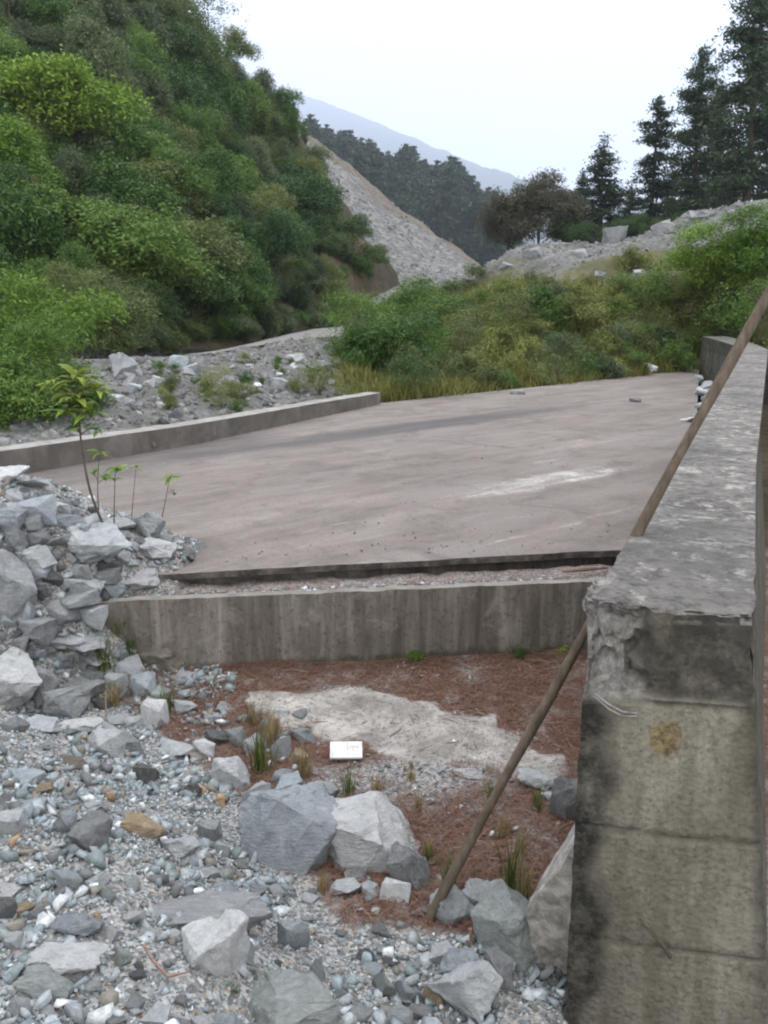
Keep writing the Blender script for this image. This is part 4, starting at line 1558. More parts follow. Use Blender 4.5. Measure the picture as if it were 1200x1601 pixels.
def bush_px(px, py, rpx, mat, label, group=None, names=HILL, dist=None, **k):
    if dist is None:
        b = bvh_hit(names, px, py + rpx * .55)
        if b is None:
            return None
        dist = b[0].y
    c = D(px, py, dist)
    rad = rpx * 1.08 * (c - Vector((0, 0, EYE))).length / FPX
    return bush(c, rad, mat, label, group, **k)


# shrubs just beyond the kerb, left edge of the picture
bush_px(28, 640, 88, 'leaf_mid', 'dark green leafy shrub behind the kerb at the lower left', None, dist=9.3, crowns=CROWN_NEAR, squash=.95)
bush_px(115, 645, 46, 'leaf_mid', 'small leafy shrub behind the kerb next to the tall sapling', None, dist=9.8, crowns=CROWN_NEAR)
bush_px(50, 520, 98, 'leaf_bright', 'bright green domed bush in front of the hillside at left', None, dist=13.5, crowns=CROWN_NEAR, squash=.95)
bush_px(165, 488, 74, 'leaf_olive', 'pale olive bush right of the bright green dome', None, dist=19, crowns=CROWN_NEAR, squash=.8)
bush_px(105, 455, 45, 'leaf_olive', 'small olive bush between the dome and the wooded slope', None, dist=20, crowns=CROWN_NEAR)
bush_px(-70, 560, 90, 'leaf_mid', 'green bush cut by the left frame edge behind the kerb', None, dist=11.5, crowns=CROWN_NEAR)
# big rounded crowns of the lower slope
big = [(72, 195, 88, 'leaf_bright', 'large bright green round crowned tree high on the left slope'),
       (150, 250, 62, 'leaf_mid', 'mid green tree right of the bright round crown'),
       (10, 275, 70, 'leaf_bright', 'bright green tree at the left edge below the round crown'),
       (30, 370, 80, 'leaf_mid', 'mid green tree at the left edge above the bright dome'),
       (200, 330, 78, 'leaf_mid', 'mid green round tree in the middle of the left slope'),
       (265, 325, 62, 'leaf_olive', 'olive green tree in the middle of the left slope'),
       (130, 390, 84, 'leaf_mid', 'broad mid green tree above the pale olive bush'),
       (230, 425, 92, 'leaf_mid', 'broad rounded tree at the foot of the left slope'),
       (310, 415, 72, 'leaf_olive', 'olive domed tree at the right of the lower tree group'),
       (300, 480, 56, 'leaf_dark', 'dark green bush at the roadside below the domed tree'),
       (230, 490, 52, 'leaf_dark', 'dark green bush under the broad rounded tree'),
       (350, 470, 42, 'leaf_mid', 'green bush at the right foot of the tree group'),
       (395, 490, 34, 'leaf_mid', 'small green bush at the roadside by the brown bank'),
       (220, 215, 46, 'leaf_olive', 'olive tree with a flat crown high on the slope'),
       (250, 270, 54, 'leaf_olive', 'olive tree below the flat crowned one'),
       (535, 372, 26, 'leaf_dark', 'dark green shrub on the spur edge above the scree'),
       (572, 414, 22, 'leaf_mid', 'green shrub low on the spur edge'),
       (440, 330, 52, 'leaf_dark', 'dark green tree on the spur above the brown bank'),
       (470, 305, 38, 'leaf_dark', 'dark green tree at the edge of the spur'),
       (478, 365, 34, 'leaf_dark', 'dark shrub in the middle of the brown bank'),
       (400, 390, 40, 'leaf_dark', 'dark shrub above the left part of the brown bank')]
for b in big:
    bush_px(*b, squash=.85 if b[2] > 50 else .95, wide=1.05)
# the rest of the wood on the slope
spots = []
rd = random.Random(3)
_t = 0
while len(spots) < 230 and _t < 20000:
    _t += 1
    px, py = rd.uniform(-160, 610), rd.uniform(-40, 490)
    b = bvh_hit(HILL, px, py)
    if b is None:
        continue
    if 370 < px < 560 and py > 355 + (px - 370) * .1 and rd.random() < .2:    # bare brown bank
        continue
    r_ = (26 + 28 * rd.random()) * (1.0 if px < 330 else .78)
    if px > 440:
        r_ *= .7
    if px > 470 + .55 * max(0, py - 240) - 6:
        continue
    if py < 60 + (px - 250) * .9 and px > 250:
        r_ *= .7
    if any(math.hypot(px - a, py - c_) < (r_ + e) * .34 for a, c_, e in spots):
        continue
    spots.append((px, py, r_))
SHORT = ['the bright round crown', 'the tree beside the bright crown', 'the bright tree at the left edge', 'the tree above the bright dome', 'the round mid slope tree', 'the olive mid slope tree', 'the tree above the pale olive bush', 'the broad foot tree', 'the olive dome at the tree group', 'the dark roadside bush', 'the bush under the broad tree', 'the bush at the group foot', 'the small roadside bush', 'the flat crowned tree', 'the olive tree below the flat crown', 'the spur edge shrub', 'the low spur edge shrub', 'the dark spur tree', 'the spur edge tree', 'the brown bank middle shrub', 'the brown bank left shrub']
HANCH = [(b[0], b[1], t_) for b, t_ in zip(big, SHORT)] + [(345, 85, 'the airy skyline trees'), (461, 200, 'the spiky skyline conifers'), (50, 520, 'the bright green dome')]
for px, py, r_ in spots:
    low = py > 240 and px < 380
    mt = rd.choices(['leaf_dark', 'leaf_grey', 'leaf_mid', 'leaf_olive', 'leaf_brown'], (2.5, 3, 4, 2, .5) if not low else (3, 1, 4, 2, .2))[0]
    tall = py < 200 and rd.random() < .6
    nm = {'leaf_dark': 'dark green', 'leaf_grey': 'greyish green', 'leaf_mid': 'mid green', 'leaf_olive': 'olive green', 'leaf_brown': 'brownish'}[mt]
    bush_px(px, py - r_ * .35, r_, mt, rel_label(px, py, f'{nm} {"tree" if tall else "bush"}', HANCH).replace('in front and', 'below and').replace('in front of', 'below').replace('behind and', 'above and').replace(' behind ', ' above '), 'trees and bushes of the left hillside',
            crowns=CROWN_FULL if rd.random() < .8 else CROWN_OPEN, tall=tall, squash=rd.uniform(.85, 1.3), name='hill_tree' if tall else 'hill_bush', cat='tree' if tall else 'bush')
for i in range(26):
    px = 20 + i * 20 + rd.uniform(-9, 9)
    py = 552 - max(0, px - 150) * .105 + rd.uniform(-14, -2)
    r_ = rd.uniform(14, 26)
    bush_px(px, py - r_ * .3, r_, rd.choice(['leaf_dark', 'leaf_mid', 'leaf_olive', 'leaf_grey']), 'low bush along the roadside at the foot of the hillside', 'low bushes along the roadside', name='roadside_bush')
# airy trees on the skyline
for px, py, r_, lb in [(325, 50, 42, 'airy thin leaved tree on the skyline overhanging to the right'), (285, 20, 40, 'airy tree at the top of the skyline'), (345, 85, 26, 'small airy tree low on the skyline'), (240, 0, 44, 'airy tree high on the skyline at the top frame edge')]:
    bush_px(px, py, r_, 'leaf_grey', lb, None, dist=66, crowns=CROWN_OPEN, tall=True, name='skyline_tree', cat='tree')


# conifers
def pine_parts(seed, h0=.12, whorls=22, rad=.2, tip=.15, shape=1.0, droop=.25, dens=1.0, gap=0, leafs=.011):
    global rng
    keep_r, rng = rng, np.random.default_rng(seed)
    bm = bmesh.new()
    me_ = tube_mesh('t', [(0, 0, -.04), (.004, 0, .25), (-.004, .003, .6), (0, 0, 1)], [.016, .013, .008, .001], 7)
    bm.from_mesh(me_)
    bpy.data.meshes.remove(me_)
    cs, sz, tn, nn = [], [], [], []
    for k in range(whorls):
        t = k / (whorls - 1)
        z = h0 + (1 - h0 - .01) * t
        rr = rad * rng.choice([.7, 1, 1.15]) * ((1 - t) ** shape * (1 - tip) + tip * (1 - t) ** .4) * rng.uniform(.7, 1.15)
        if t < .15:
            rr *= .75 + t * 1.6
        nb = rng.integers(4, 7)
        for b in range(nb):
            if rng.random() < gap:
                continue
            a = rng.uniform(0, 6.28)
            L_ = rr * rng.uniform(.65, 1.15)
            dz = -droop * L_ * rng.uniform(.3, 1.2) + .25 * L_ * (t > .6)
            e = np.array([math.cos(a) * L_, math.sin(a) * L_, dz])
            me_ = tube_mesh('t', [(0, 0, z), tuple(np.array([0, 0, z]) + e)], [.0035, .0008], 4)
            bm.from_mesh(me_)
            bpy.data.meshes.remove(me_)
            m_ = max(8, int(230 * dens * L_ / .2))
            s = rng.uniform(.12, 1.0, m_) ** .8
            p = np.array([0, 0, z]) + s[:, None] * e + rng.normal(size=(m_, 3)) * np.array([.02, .02, .012]) * (.6 + .6 * s[:, None])
            p[:, 2] += .03 * L_ / .2 * s ** 2 * .5
            cs.append(p)
            sz.append(leafs * rng.uniform(.6, 1.4, m_))
            tn.append(np.clip(.5 * rng.random(m_) + .4 * s, 0, 1))
            nn.append(rng.normal(size=(m_, 3)) * .7 + np.array([0, 0, .7]))
    cs, sz, tn, nn = map(np.concatenate, (cs, sz, tn, nn))
    nn /= np.linalg.norm(nn, axis=1, keepdims=True)
    v, t_ = leaf_quads(cs, nn, sz, .4, tn)
    rng = keep_r
    c_ = mesh_np('needle_crown', v, np.arange(len(v)).reshape(-1, 4), {'tone': t_})
    c_.materials.append(M['leaf_pine'])
    tk = bpy.data.meshes.new('pine_trunk')
    bm.to_mesh(tk)
    bm.free()
    tk.materials.append(M['bark'])
    return c_, tk


PINE_CONE = [pine_parts(61 + i, .08, 24, .24, .12, .9) for i in range(2)]
PINE_COL = [pine_parts(71 + i, .10, 26, .18, .5, .65, gap=.08) for i in range(2)]
PINE_TALL = [pine_parts(81 + i, .16, 30, .17, .55, .5, gap=.2, leafs=.0085, dens=1.6) for i in range(2)]
PINE_FAR = [pine_parts(91 + i, .06, 14, .26, .35, .7, dens=.75, leafs=.030) for i in range(2)]


def pine(px, ptop, pbot, dist, kinds, label, group=None, widen=1.0, mat='leaf_pine'):
    b, t = D(px, pbot, dist), D(px, ptop, dist)
    h = t.z - b.z
    e = empty('pine_tree', b, random.uniform(0, 6.28), (h * widen, h * widen, h))
    tag(e, label, 'tree', group)
    c_, tk = random.choice(kinds)
    o = link_mesh('crown', c_, None, e)
    link_mesh('trunk', tk, None, e)
    return e


pine(935, 212, 400, 62, PINE_CONE, 'cone shaped dark pine left of the row on the right mound', widen=1.65)
pine(905, 268, 400, 64, PINE_CONE, 'smaller dark pine tucked against the left side of the cone shaped one', widen=1.4)
pine(1015, 150, 385, 60, PINE_COL, 'slender dark pine second from left on the mound with a jutting branch', widen=1.2)
pine(980, 290, 390, 66, PINE_CONE, 'low dark conifer between the cone shaped and slender pines', widen=1.3)
pine(1078, 70, 380, 57, PINE_TALL, 'tall pine with open crown third from left on the mound', widen=1.05)
pine(1108, 130, 370, 62, PINE_TALL, 'dark pine standing close behind the tall open crowned one', widen=1.1)
pine(1160, -60, 370, 52, PINE_TALL, 'tallest pine running out of the top frame edge at right', widen=1.15)
pine(1215, -20, 360, 55, PINE_TALL, 'tall pine cut by the right frame edge', widen=1.2)
pine(1135, 230, 365, 66, PINE_COL, 'shorter dark pine filling the gap between the tall ones', widen=1.5)
pine(1045, 270, 378, 66, PINE_COL, 'short dark conifer at the feet of the tall open crowned pine', widen=1.3)
for i in range(9):
    px = 890 + i * 34 + rd.uniform(-8, 8)
    bush_px(px, 378 - max(0, px - 960) * .15 + rd.uniform(-8, 4), rd.uniform(18, 30), 'leaf_dark', 'dark bush in the undergrowth at the feet of the right pines', 'undergrowth below the right pines', dist=56 + rd.uniform(-3, 4), name='undergrowth_bush')
# branch stub that juts out of the slender pine
# spindly conifers where the spur meets the sky
for i, (px, t_, b_) in enumerate([(461, 160, 240), (440, 178, 235), (476, 190, 240), (425, 165, 215)]):
    pine(px, t_, b_, 80, PINE_COL, ['thin spiky conifer standing highest on the spur skyline', 'small conifer left of the spiky one on the skyline', 'small conifer right of the spiky one on the skyline', 'short conifer furthest up the spur skyline'][i], widen=.8)
# pine wood behind the scree
rd = random.Random(11)
far_list = []
for i in range(70):
    px = 462 + 338 * (i + rd.random()) / 70
    line = 190 + (px - 480) * .30 if px < 720 else 262 + (px - 720) * 1.05
    top = line + rd.uniform(-12, 24)
    far_list.append((px, top, top + rd.uniform(75, 115), rd.uniform(320, 345)))
for i in range(90):
    px = rd.uniform(500, 800)
    top = 205 + (px - 520) * .42 + rd.uniform(8, 80)
    far_list.append((px, top, top + rd.uniform(70, 100), rd.uniform(262, 310)))
for px, a, b, d_ in far_list:
    pine(px, a, b, d_, PINE_FAR, 'dark hazy pine in the wood behind the scree slope', 'pines of the wood behind the scree', widen=rd.uniform(1.0, 1.5))
pine(702, 246, 360, 265, PINE_FAR, 'tallest broad pine of the wood behind the scree', widen=1.0)
# brown leafless tree
bush_px(842, 345, 52, 'leaf_brown', 'brown twiggy tree left of the cone shaped pine', None, dist=58, tall=False, crowns=CROWN_NEAR, name='bare_tree', cat='tree')
bush_px(795, 362, 36, 'leaf_brown', 'smaller brown twiggy tree at the mouth of the valley', None, dist=60, crowns=CROWN_NEAR, name='bare_tree', cat='tree')
bush_px(880, 350, 38, 'leaf_brown', 'brown twiggy bush against the foot of the cone shaped pine', None, dist=59, crowns=CROWN_NEAR, name='bare_tree', cat='tree')

# shrubs at the far end of the slab
MD = ['gravel_mound', 'rubble_berm', 'dirt_road']
for a in [(560, 500, 50, 'leaf_mid', 'leafy shrub at the left of the thicket behind the kerb end'),
          (612, 562, 64, 'leaf_mid', 'green shrub overhanging the far end of the kerb'),
          (655, 480, 56, 'leaf_mid', 'taller green shrub in the middle of the thicket'),
          (700, 545, 52, 'leaf_olive', 'olive shrub at the far edge of the slab'),
          (545, 550, 40, 'leaf_mid', 'green shrub between berm and kerb end'),
          (645, 592, 40, 'leaf_dark', 'low dark shrub at the corner of kerb and slab'),
          (745, 500, 44, 'leaf_yellow', 'yellow green shrub on the slope above the slab edge'),
          (800, 462, 32, 'leaf_yellow', 'yellow green shrub high on the mound slope'),
          (870, 552, 36, 'leaf_grey', 'grey green broad leaved shrub at the slab edge'),
          (830, 520, 36, 'leaf_yellow', 'yellow green shrub left of the grey green one'),
          (930, 480, 42, 'leaf_yellow', 'yellow green shrub in the middle of the mound slope'),
          (1010, 470, 50, 'leaf_mid', 'mid green shrub on the mound left of the bright bush'),
          (1030, 510, 36, 'leaf_yellow', 'yellow green shrub above the far parapet end'),
          (500, 598, 36, 'leaf_yellow', 'low yellow green shrub behind the kerb'),
          (330, 600, 30, 'leaf_yellow', 'small weedy shrub in the middle of the rubble berm'),
          (345, 625, 22, 'leaf_olive', 'small weedy shrub low on the berm against the kerb'),
          (960, 545, 26, 'leaf_yellow', 'low yellow green shrub by the slab far edge')]:
    bush_px(*a, None, names=MD, crowns=CROWN_LOOSE if a[2] < 53 else CROWN_NEAR, squash=.9, wide=1.15)
for a in [(1125, 435, 54, 'leaf_bright', 'bright green bush spilling over the right of the mound', 20.01), (1200, 405, 54, 'leaf_bright', 'bright green bush at the right frame edge above the parapet', 19),
          (1195, 470, 56, 'leaf_mid', 'leafy green bush beside the top of the pole', 17), (1080, 475, 46, 'leaf_yellow', 'yellow green bush behind the far parapet', 20.5), (1150, 495, 40, 'leaf_mid', 'green bush just behind the far end of the parapet', 20)]:
    bush_px(*a[:5], None, dist=a[5], crowns=CROWN_NEAR if a[3] == 'leaf_bright' else CROWN_LOOSE, squash=.9, wide=1.15)
OUT = 'bushes outside the parapet'
for x, y, r_ in [(8.2, 15.5, .8), (7.6, 12.5, .8), (6.6, 10.0, .7), (9.5, 18.0, 1.0), (5.3, 7.2, .6), (4.3, 5.2, .5)]:
    bush((x, y, .1), r_, 'leaf_mid', 'green bush growing along the outer side of the parapet', OUT, crowns=CROWN_NEAR)
# weeds over the mound slope
SM = [crown_mesh('weed_crown', 401 + i, 9, 16, .085, lr=(.3, .55), spread=.7, loose=.1, ragged=.3, asp=.28) for i in range(4)]
rd = random.Random(5)
k = 0
WANCH = [(560, 500, 'the left thicket shrub'), (610, 560, 'the shrub at the kerb end'), (655, 480, 'the taller middle thicket shrub'), (700, 545, 'the olive shrub at the slab edge'), (745, 495, 'the slope shrub above the slab'), (800, 450, 'the high yellow green shrub'), (870, 552, 'the grey green broad leaved shrub'), (930, 470, 'the shrub in the mound middle'), (1010, 470, 'the mid green mound shrub'), (1120, 425, 'the bright green mound bush'), (960, 545, 'the low yellow green shrub'), (1100, 560, 'the far end of the parapet'), (835, 400, 'the brown twiggy trees'), (1000, 360, 'the foot of the slender pine')]
while k < 140:
    px, py = rd.uniform(560, 1190), rd.uniform(405, 610)
    b = bvh_hit(['gravel_mound'], px, py)
    if b is None or b[0].y > 27.5:
        continue
    if py < 445 and px < 960 + 60 * rd.random():
        continue
    frac = (py - 400) / 200
    if rd.random() > .35 + frac:
        continue
    mt = rd.choices(['leaf_olive', 'leaf_yellow', 'leaf_mid', 'leaf_grey'], (3, 4, 2, 1))[0]
    nm = {'leaf_olive': 'olive green', 'leaf_yellow': 'yellow green', 'leaf_mid': 'mid green', 'leaf_grey': 'greyish green'}[mt]
    r_ = rd.uniform(.18, .55)
    bush(b[0] + Vector((0, 0, r_ * .4)), r_, mt, rel_label(px, py, f'small {nm} weed', WANCH), 'weeds on the slope behind the slab', crowns=SM, name='weed', cat='weed', squash=rd.uniform(.7, 1.2))
    k += 1
k = 0
while k < 34:
    px, py = rd.uniform(230, 560), rd.uniform(560, 650)
    b = bvh_hit(['rubble_berm'], px, py)
    if b is None:
        continue
    r_ = rd.uniform(.06, .16)
    mt = rd.choice(['leaf_olive', 'leaf_yellow', 'leaf_mid'])
    bush(b[0] + Vector((0, 0, r_ * .2)), r_, mt, f'small {dict(leaf_olive="olive green", leaf_yellow="yellow green", leaf_mid="mid green")[mt]} weed among the stones of the berm', 'weeds on the rubble berm', crowns=SM, name='weed', cat='weed')
    k += 1


# grass
def blades(cen, h, lean, wd, tone):
    n_ = len(cen)
    th = rng.uniform(0, 2 * np.pi, n_)
    d_ = np.stack([np.cos(th), np.sin(th), np.zeros(n_)], 1)
    s_ = np.stack([-np.sin(th), np.cos(th), np.zeros(n_)], 1)
    up_ = np.array([0, 0, 1.0])
    V_ = []
    for t, k_ in ((0, 1), (.5, .8), (1, .08)):
        c_ = cen + up_ * (h * t * (1 - .25 * lean * t))[:, None] + d_ * (h * lean * t * t)[:, None]
        V_ += [c_ - s_ * (wd * k_)[:, None], c_ + s_ * (wd * k_)[:, None]]
    v = np.stack(V_, 1)
    f = np.array([[0, 1, 3, 2], [2, 3, 5, 4]])
    F_ = (f[None] + (np.arange(n_) * 6)[:, None, None]).reshape(-1, 4)
    return v.reshape(-1, 3), F_, np.repeat(tone, 6)


def tuft_mesh(name, n_, rad, wd):
    c_ = np.concatenate([rng.normal(size=(n_, 2)) * rad, np.zeros((n_, 1))], 1)
    v, f, t = blades(c_, rng.uniform(.45, 1.05, n_), rng.uniform(.1, .7, n_), np.full(n_, wd) * rng.uniform(.6, 1.2, n_), rng.random(n_))
    return mesh_np(name, v, f, {'tone': t})


TUFT = [tuft_mesh('grass_blades', 46, .10, .016) for i in range(3)]
for t_ in TUFT:
    t_.materials.append(M['grass_green'])


def tuft(px, py, hpx, mat, label, group=None, z=None, wide=1.0):
    g = hit_near(px, py) if z is None else P(px, py, z)
    h = hpx * (g - Vector((0, 0, EYE))).length / FPX
    t = empty('grass_tuft', g - Vector((0, 0, .01)), random.uniform(0, 6.28), (h * wide, h * wide, h))
    tag(t, label, 'grass', group)
    o = link_mesh('blades', random.choice(TUFT), None, t)
    o.material_slots[0].link = 'OBJECT'
    o.material_slots[0].material = M[mat]


tuft(405, 1205, 100, 'grass_green', 'tall bright green grass tuft in the middle of the gravel bank', wide=.7)
tuft(430, 1160, 70, 'grass_dry', 'yellowing grass tuft behind the bright green one', wide=.8)
tuft(395, 1130, 50, 'grass_dry', 'thin yellow grass at the left end of the cement patch')
tuft(180, 1100, 46, 'grass_dry', 'yellow grass tuft in the hollow below the brown boulder', wide=1.3)
tuft(258, 1115, 52, 'grass_green', 'yellow green grass tuft just below the brown boulder', wide=1.1)
tuft(110, 1030, 46, 'grass_green', 'green grass tuft left in the hollow under the heap', wide=1.2)
tuft(160, 1045, 56, 'grass_green', 'green grass tuft under the flat slab at the foot of the heap', wide=1.2)
tuft(205, 1020, 44, 'grass_green', 'green grass tuft against the left end of the retaining wall', wide=1.2)
tuft(185, 990, 40, 'grass_green', 'dark green grass in the corner of heap and retaining wall', wide=1.2)
tuft(475, 1215, 70, 'grass_dry', 'dry grass tuft left of the white board', wide=.7)
tuft(545, 1240, 60, 'grass_green', 'thin green grass below the white board', wide=.7)
tuft(590, 1235, 40, 'grass_dry', 'short dry grass right below the white board')
tuft(700, 1395, 90, 'grass_green', 'green grass tuft behind the lower part of the pole', wide=.6)
tuft(800, 1395, 120, 'grass_green', 'tall thin grass between the pole and the parapet', wide=.55)
tuft(820, 1410, 90, 'grass_dry', 'dry grass behind the greenish boulder', wide=.7)
tuft(840, 1270, 60, 'grass_green', 'sparse grass tuft close to the parapet inner side', wide=.6)
tuft(615, 1310, 40, 'grass_dry', 'short dry grass right of the pale topped boulder')
tuft(735, 1490, 26, 'grass_dry', 'short dry grass above the blue grey rock by the parapet')
tuft(365, 1548, 24, 'grass_green', 'tiny green sprout under the bright white rock', wide=1.2)
rd = random.Random(8)
for i in range(26):
    tuft(rd.uniform(300, 700), rd.uniform(1022, 1034), rd.uniform(14, 30), rd.choice(['grass_green', 'grass_dry']), 'short grass tuft along the foot of the retaining wall', 'grass along the foot of the retaining wall', z=0, wide=1.3)
for i in range(22):
    px, py = rd.uniform(470, 850), rd.uniform(1195, 1400)
    tuft(px, py, rd.uniform(24, 50), rd.choice(['grass_green', 'grass_dry', 'grass_dry']), 'sparse grass tuft on the needle floor', 'sparse grass on the needle floor', wide=.8)
# grass carpet at the slab's far edge
n_g = 30000
pts_ = []
while len(pts_) < n_g:
    px, py = random.uniform(540, 1110), random.uniform(440, 640)
    b = bvh_hit(['gravel_mound'], px, py)
    if b is None or b[0].y > 27:
        continue
    if fbm(b[0] * .8, 3) < -.22 and py < 560:
        continue
    if fbm(b[0] * 1.3 + Vector((4, 0, 0)), 3) > .12 and random.random() < .85:
        continue
    for _ in range(7):
        pts_.append((b[0].x + random.gauss(0, .10), b[0].y + random.gauss(0, .10), b[0].z - .03))
pts_ = np.array(pts_)
n_ = len(pts_)
v, f, t = blades(pts_, rng.uniform(.08, .36, n_), rng.uniform(.2, .9, n_), rng.uniform(.007, .014, n_), rng.random(n_))
M['grass_mix'] = leaf_mat('yellow_green_grass', (.085, .095, .018), (.26, .25, .075), .35)
me = mesh_np('slope_grass', v, f, {'tone': t})
tag(link_mesh('slope_grass', me, M['grass_mix']), 'yellow green grass growing on the slope behind the slab', 'grass', kind='stuff')

# dry stalks with seed heads before the retaining wall
for px, py, hp, lean, lb in [(542, 1032, 40, .0, 'straight pale seed stalk before the retaining wall'), (574, 1030, 48, .25, 'pale seed stalk with a drooping head before the retaining wall'), (292, 1000, 66, .35, 'arching dry grass stalk over the left of the retaining wall'), (385, 1020, 66, .05, 'thin upright dry stalk before the retaining wall')]:
    g = P(px, py, 0.0)
    s_ = (g - Vector((0, 0, EYE))).length / FPX
    h = hp * s_
    t = empty('grass_stalk', g)
    tag(t, lb, 'grass')
    pts = [Vector((lean * h * (k / 6) ** 2.5 * .8, -.02, h * (k / 6) * (1 - .12 * lean * (k / 6) ** 3) - (.16 * h * lean * max(0, k - 4)))) for k in range(7)]
    o = link_mesh('stem', tube_mesh('stem', pts, .0018, 5), M['grass_dry'], t)
    a, b = pts[-3], pts[-1]
    o = link_mesh('seed_head', tube_mesh('seed_head', [a, a.lerp(b, .3), a.lerp(b, .7), b], [.002, .006, .005, .001], 6), M['grass_dry'], t)
# weed with leaves at the wall foot on the right, and left
for px, py, r_, lb in [(850, 1008, 24, 'bright green leafy weed at the right foot of the retaining wall'), (808, 1022, 14, 'small green weed at the right foot of the retaining wall'), (640, 1015, 18, 'dark leafy weed at the middle of the retaining wall'), (215, 1000, 22, 'dark green weed at the left end of the retaining wall')]:
    g = P(px, py + 8, 0)
    g.y = min(g.y, ret_front(g.x) - .05)
    bush(g + Vector((0, 0, .05)), r_ * 5 / FPX, 'leaf_fresh' if 'bright' in lb else 'leaf_mid', lb, None, crowns=SM, name='weed', cat='weed', squash=.8)


# saplings: every leaf its own part
def leaf_shape():
    V_, F_ = [], []
    prof = [(0, .02), (.2, .5), (.45, 1.0), (.7, .8), (.9, .35), (1, .02)]
    for t, w__ in prof:
        z = .18 * math.sin(t * 2.4) - .35 * t * t
        V_ += [(t, -w__ * .16, z + .03 * w__), (t, 0, z), (t, w__ * .16, z + .03 * w__)]
    for i in range(5):
        for k_ in range(2):
            a = i * 3 + k_
            F_.append((a, a + 3, a + 4, a + 1))
    return mesh_np('leaf', V_, F_, {'tone': np.linspace(.3, 1, 18)}, True)


LEAF = leaf_shape()
LEAF.materials.append(M['leaf_fresh'])


def sapling(pts_px, dist, whorls, label, rad):
    base = D(*pts_px[0], dist)
    t = empty('sapling', base)
    tag(t, label, 'sapling')
    pts = []
    ctrl = [D(x, y, dist) - base for x, y in pts_px]
    for i in range(len(ctrl) - 1):
        for k_ in range(4):
            pts.append(ctrl[i].lerp(ctrl[i + 1], k_ / 4))
    pts.append(ctrl[-1])
    for _ in range(2):
        pts = [pts[0]] + [(pts[i - 1] + pts[i] * 2 + pts[i + 1]) / 4 for i in range(1, len(pts) - 1)] + [pts[-1]]
    m_ = len(pts)
    link_mesh('stem', tube_mesh('stem', pts, [rad * (1 - .65 * i / m_) for i in range(m_)], 7), M['bark'], t)
    for (wx, wy, nl, lp, mat) in whorls:
        c_ = D(wx, wy, dist) - base
        near_ = min(pts, key=lambda p: (p - c_).length)
        if (near_ - c_).length > .02:
            link_mesh('twig', tube_mesh('twig', [near_ - Vector((0, 0, .03)), near_.lerp(c_, .6), c_], rad * .4, 5), M['bark'], t)
        nl = int(nl * 1.4)
        for i in range(nl):
            o = link_mesh('leaf', LEAF, None, t)
            s_ = lp * .76 * dist / FPX * random.uniform(.7, 1.2)
            o.scale = (s_, s_ * random.uniform(.95, 1.3), s_)
            o.location = c_ + Vector((0, 0, random.uniform(-.5, .3) * s_ * .5))
            o.rotation_euler = (random.uniform(-.3, .3), random.uniform(-.85, .25), i / nl * 6.28 + random.uniform(-.3, .3))
            if mat:
                o.material_slots[0].link = 'OBJECT'
                o.material_slots[0].material = M[mat]


sapling([(192, 880), (165, 830), (140, 770), (127, 700), (122, 640), (118, 590)], 4.5,
        [(118, 592, 12, 48, None), (80, 602, 8, 40, None), (150, 608, 9, 40, None), (118, 622, 12, 46, None), (100, 645, 10, 42, 'leaf_bright'), (140, 648, 10, 42, 'leaf_bright'), (118, 668, 9, 38, 'leaf_mid'), (150, 670, 6, 34, 'leaf_mid')],
        'tallest sapling with a curved bare stem rising from the heap', .0085)
sapling([(156, 850), (154, 800), (152, 760), (155, 710)], 4.7, [(157, 712, 8, 26, None), (147, 742, 7, 24, 'leaf_bright'), (165, 750, 5, 22, 'leaf_bright')], 'small sapling just right of the curved stem', .004)
sapling([(178, 860), (178, 800), (180, 735)], 4.6, [(182, 735, 8, 26, 'leaf_bright'), (178, 750, 5, 20, 'leaf_bright')], 'small sapling in the middle of the low group on the heap', .004)
sapling([(203, 850), (206, 800), (212, 735)], 4.75, [(213, 732, 5, 20, None)], 'thin pale stemmed sapling behind the low group', .003)
sapling([(248, 830), (256, 795), (264, 752)], 4.9, [(265, 750, 9, 24, 'leaf_bright'), (272, 770, 3, 20, 'leaf_dark')], 'small sapling above the pale upright rocks, furthest from the tall one', .0035)

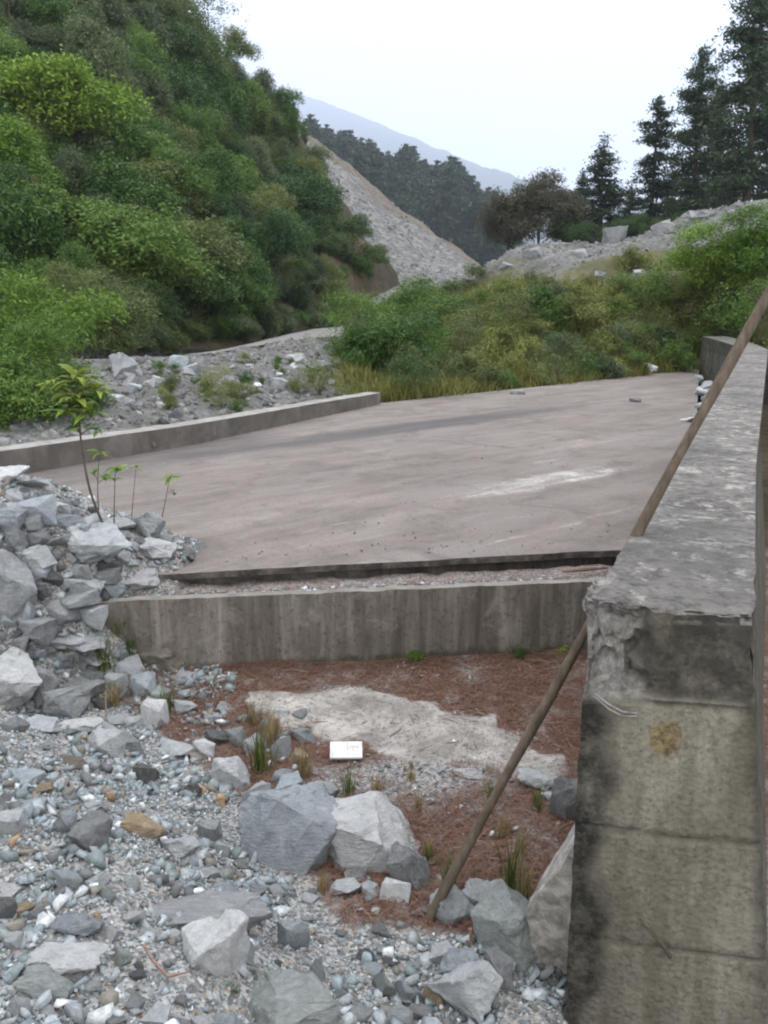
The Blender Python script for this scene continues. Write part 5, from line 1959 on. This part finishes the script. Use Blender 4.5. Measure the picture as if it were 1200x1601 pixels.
# ------------------------------------------------------------------ odds and ends
g = hit_near(541, 1186) + Vector((0, 0, .035))
bd = empty('white_board', g, R(3))
tag(bd, 'small white rectangular board lying on the grit left of the pole', 'board')
bm = bmesh.new()
bmesh.ops.create_cube(bm, size=1)
for v_ in bm.verts:
    v_.co = Vector((v_.co.x * .138, v_.co.y * .10, v_.co.z * .012))
bmesh.ops.bevel(bm, geom=list(bm.edges), offset=.002, segments=1, affect='EDGES')
me = bpy.data.meshes.new('sheet')
bm.to_mesh(me)
bm.free()
o = link_mesh('sheet', me, M['white_board'], bd)
bd.rotation_euler = (R(14), 0, R(2))
for dx_, dy_, w1, h1 in [(.006, .0, .004, .085), (.028, .018, .022, .004), (.036, -.012, .026, .004), (.030, .003, .004, .03), (.048, .012, .004, .02)]:
    pm = mesh_np('mark', [(dx_ - w1 / 2, dy_ - h1 / 2, .0064), (dx_ + w1 / 2, dy_ - h1 / 2, .0064), (dx_ + w1 / 2, dy_ + h1 / 2, .0064), (dx_ - w1 / 2, dy_ + h1 / 2, .0064)], [(0, 1, 2, 3)])
    link_mesh('printed_mark', pm, M['print'], bd)

pts = [hit_near(x, y) + Vector((0, 0, .012 + q)) for x, y, q in [(226, 1498, .012), (240, 1515, .012), (262, 1533, .006), (298, 1534, .01)]]
tag(link_mesh('twig', tube_mesh('twig', pts, [.0035, .004, .004, .002], 7), M['twig']), 'bent reddish twig lying on the gravel left of the bright white rock', 'twig')
pts = [P(880, 893, .445), P(915, 890, .45), P(950, 887, .445)]
tag(link_mesh('stick', tube_mesh('stick', pts, [.010, .012, .008], 7), M['twig']), 'short brown stick lying in the gutter near the parapet', 'stick')
pts = [hit_near(737, 1480) + Vector((0, 0, .0)), hit_near(737, 1480) + Vector((-.005, .0, .055))]
tag(link_mesh('stick', tube_mesh('stick', pts, [.007, .005], 7), M['twig']), 'short pale stub of wood upright in the gravel right of the pole', 'stick')
for px, py, w_ in [(350, 871, 40), (490, 870, 30)]:
    pass

# ------------------------------------------------------------------ air
hz = bpy.data.materials.new('haze_air')
hz.use_nodes = True
t = hz.node_tree
t.nodes.clear()
pv = t.nodes.new('ShaderNodeVolumePrincipled')
pv.inputs['Color'].default_value = (.77, .85, 1.0, 1)
pv.inputs['Density'].default_value = .00029
pv.inputs['Anisotropy'].default_value = 0.0
oo = t.nodes.new('ShaderNodeOutputMaterial')
t.links.new(pv.outputs[0], oo.inputs['Volume'])
bm = bmesh.new()
bmesh.ops.create_cube(bm, size=1)
x0, x1, y0, y1, zz0, zz1 = -7600, 7600, -60, 7600, -60, 1900
for v_ in bm.verts:
    v_.co = Vector(((x0 + x1) / 2 + v_.co.x * (x1 - x0), (y0 + y1) / 2 + v_.co.y * (y1 - y0), (zz0 + zz1) / 2 + v_.co.z * (zz1 - zz0)))
me = bpy.data.meshes.new('haze')
bm.to_mesh(me)
bm.free()
tag(link_mesh('haze', me, hz), 'pale bluish haze filling the valley air', 'haze', kind='stuff')
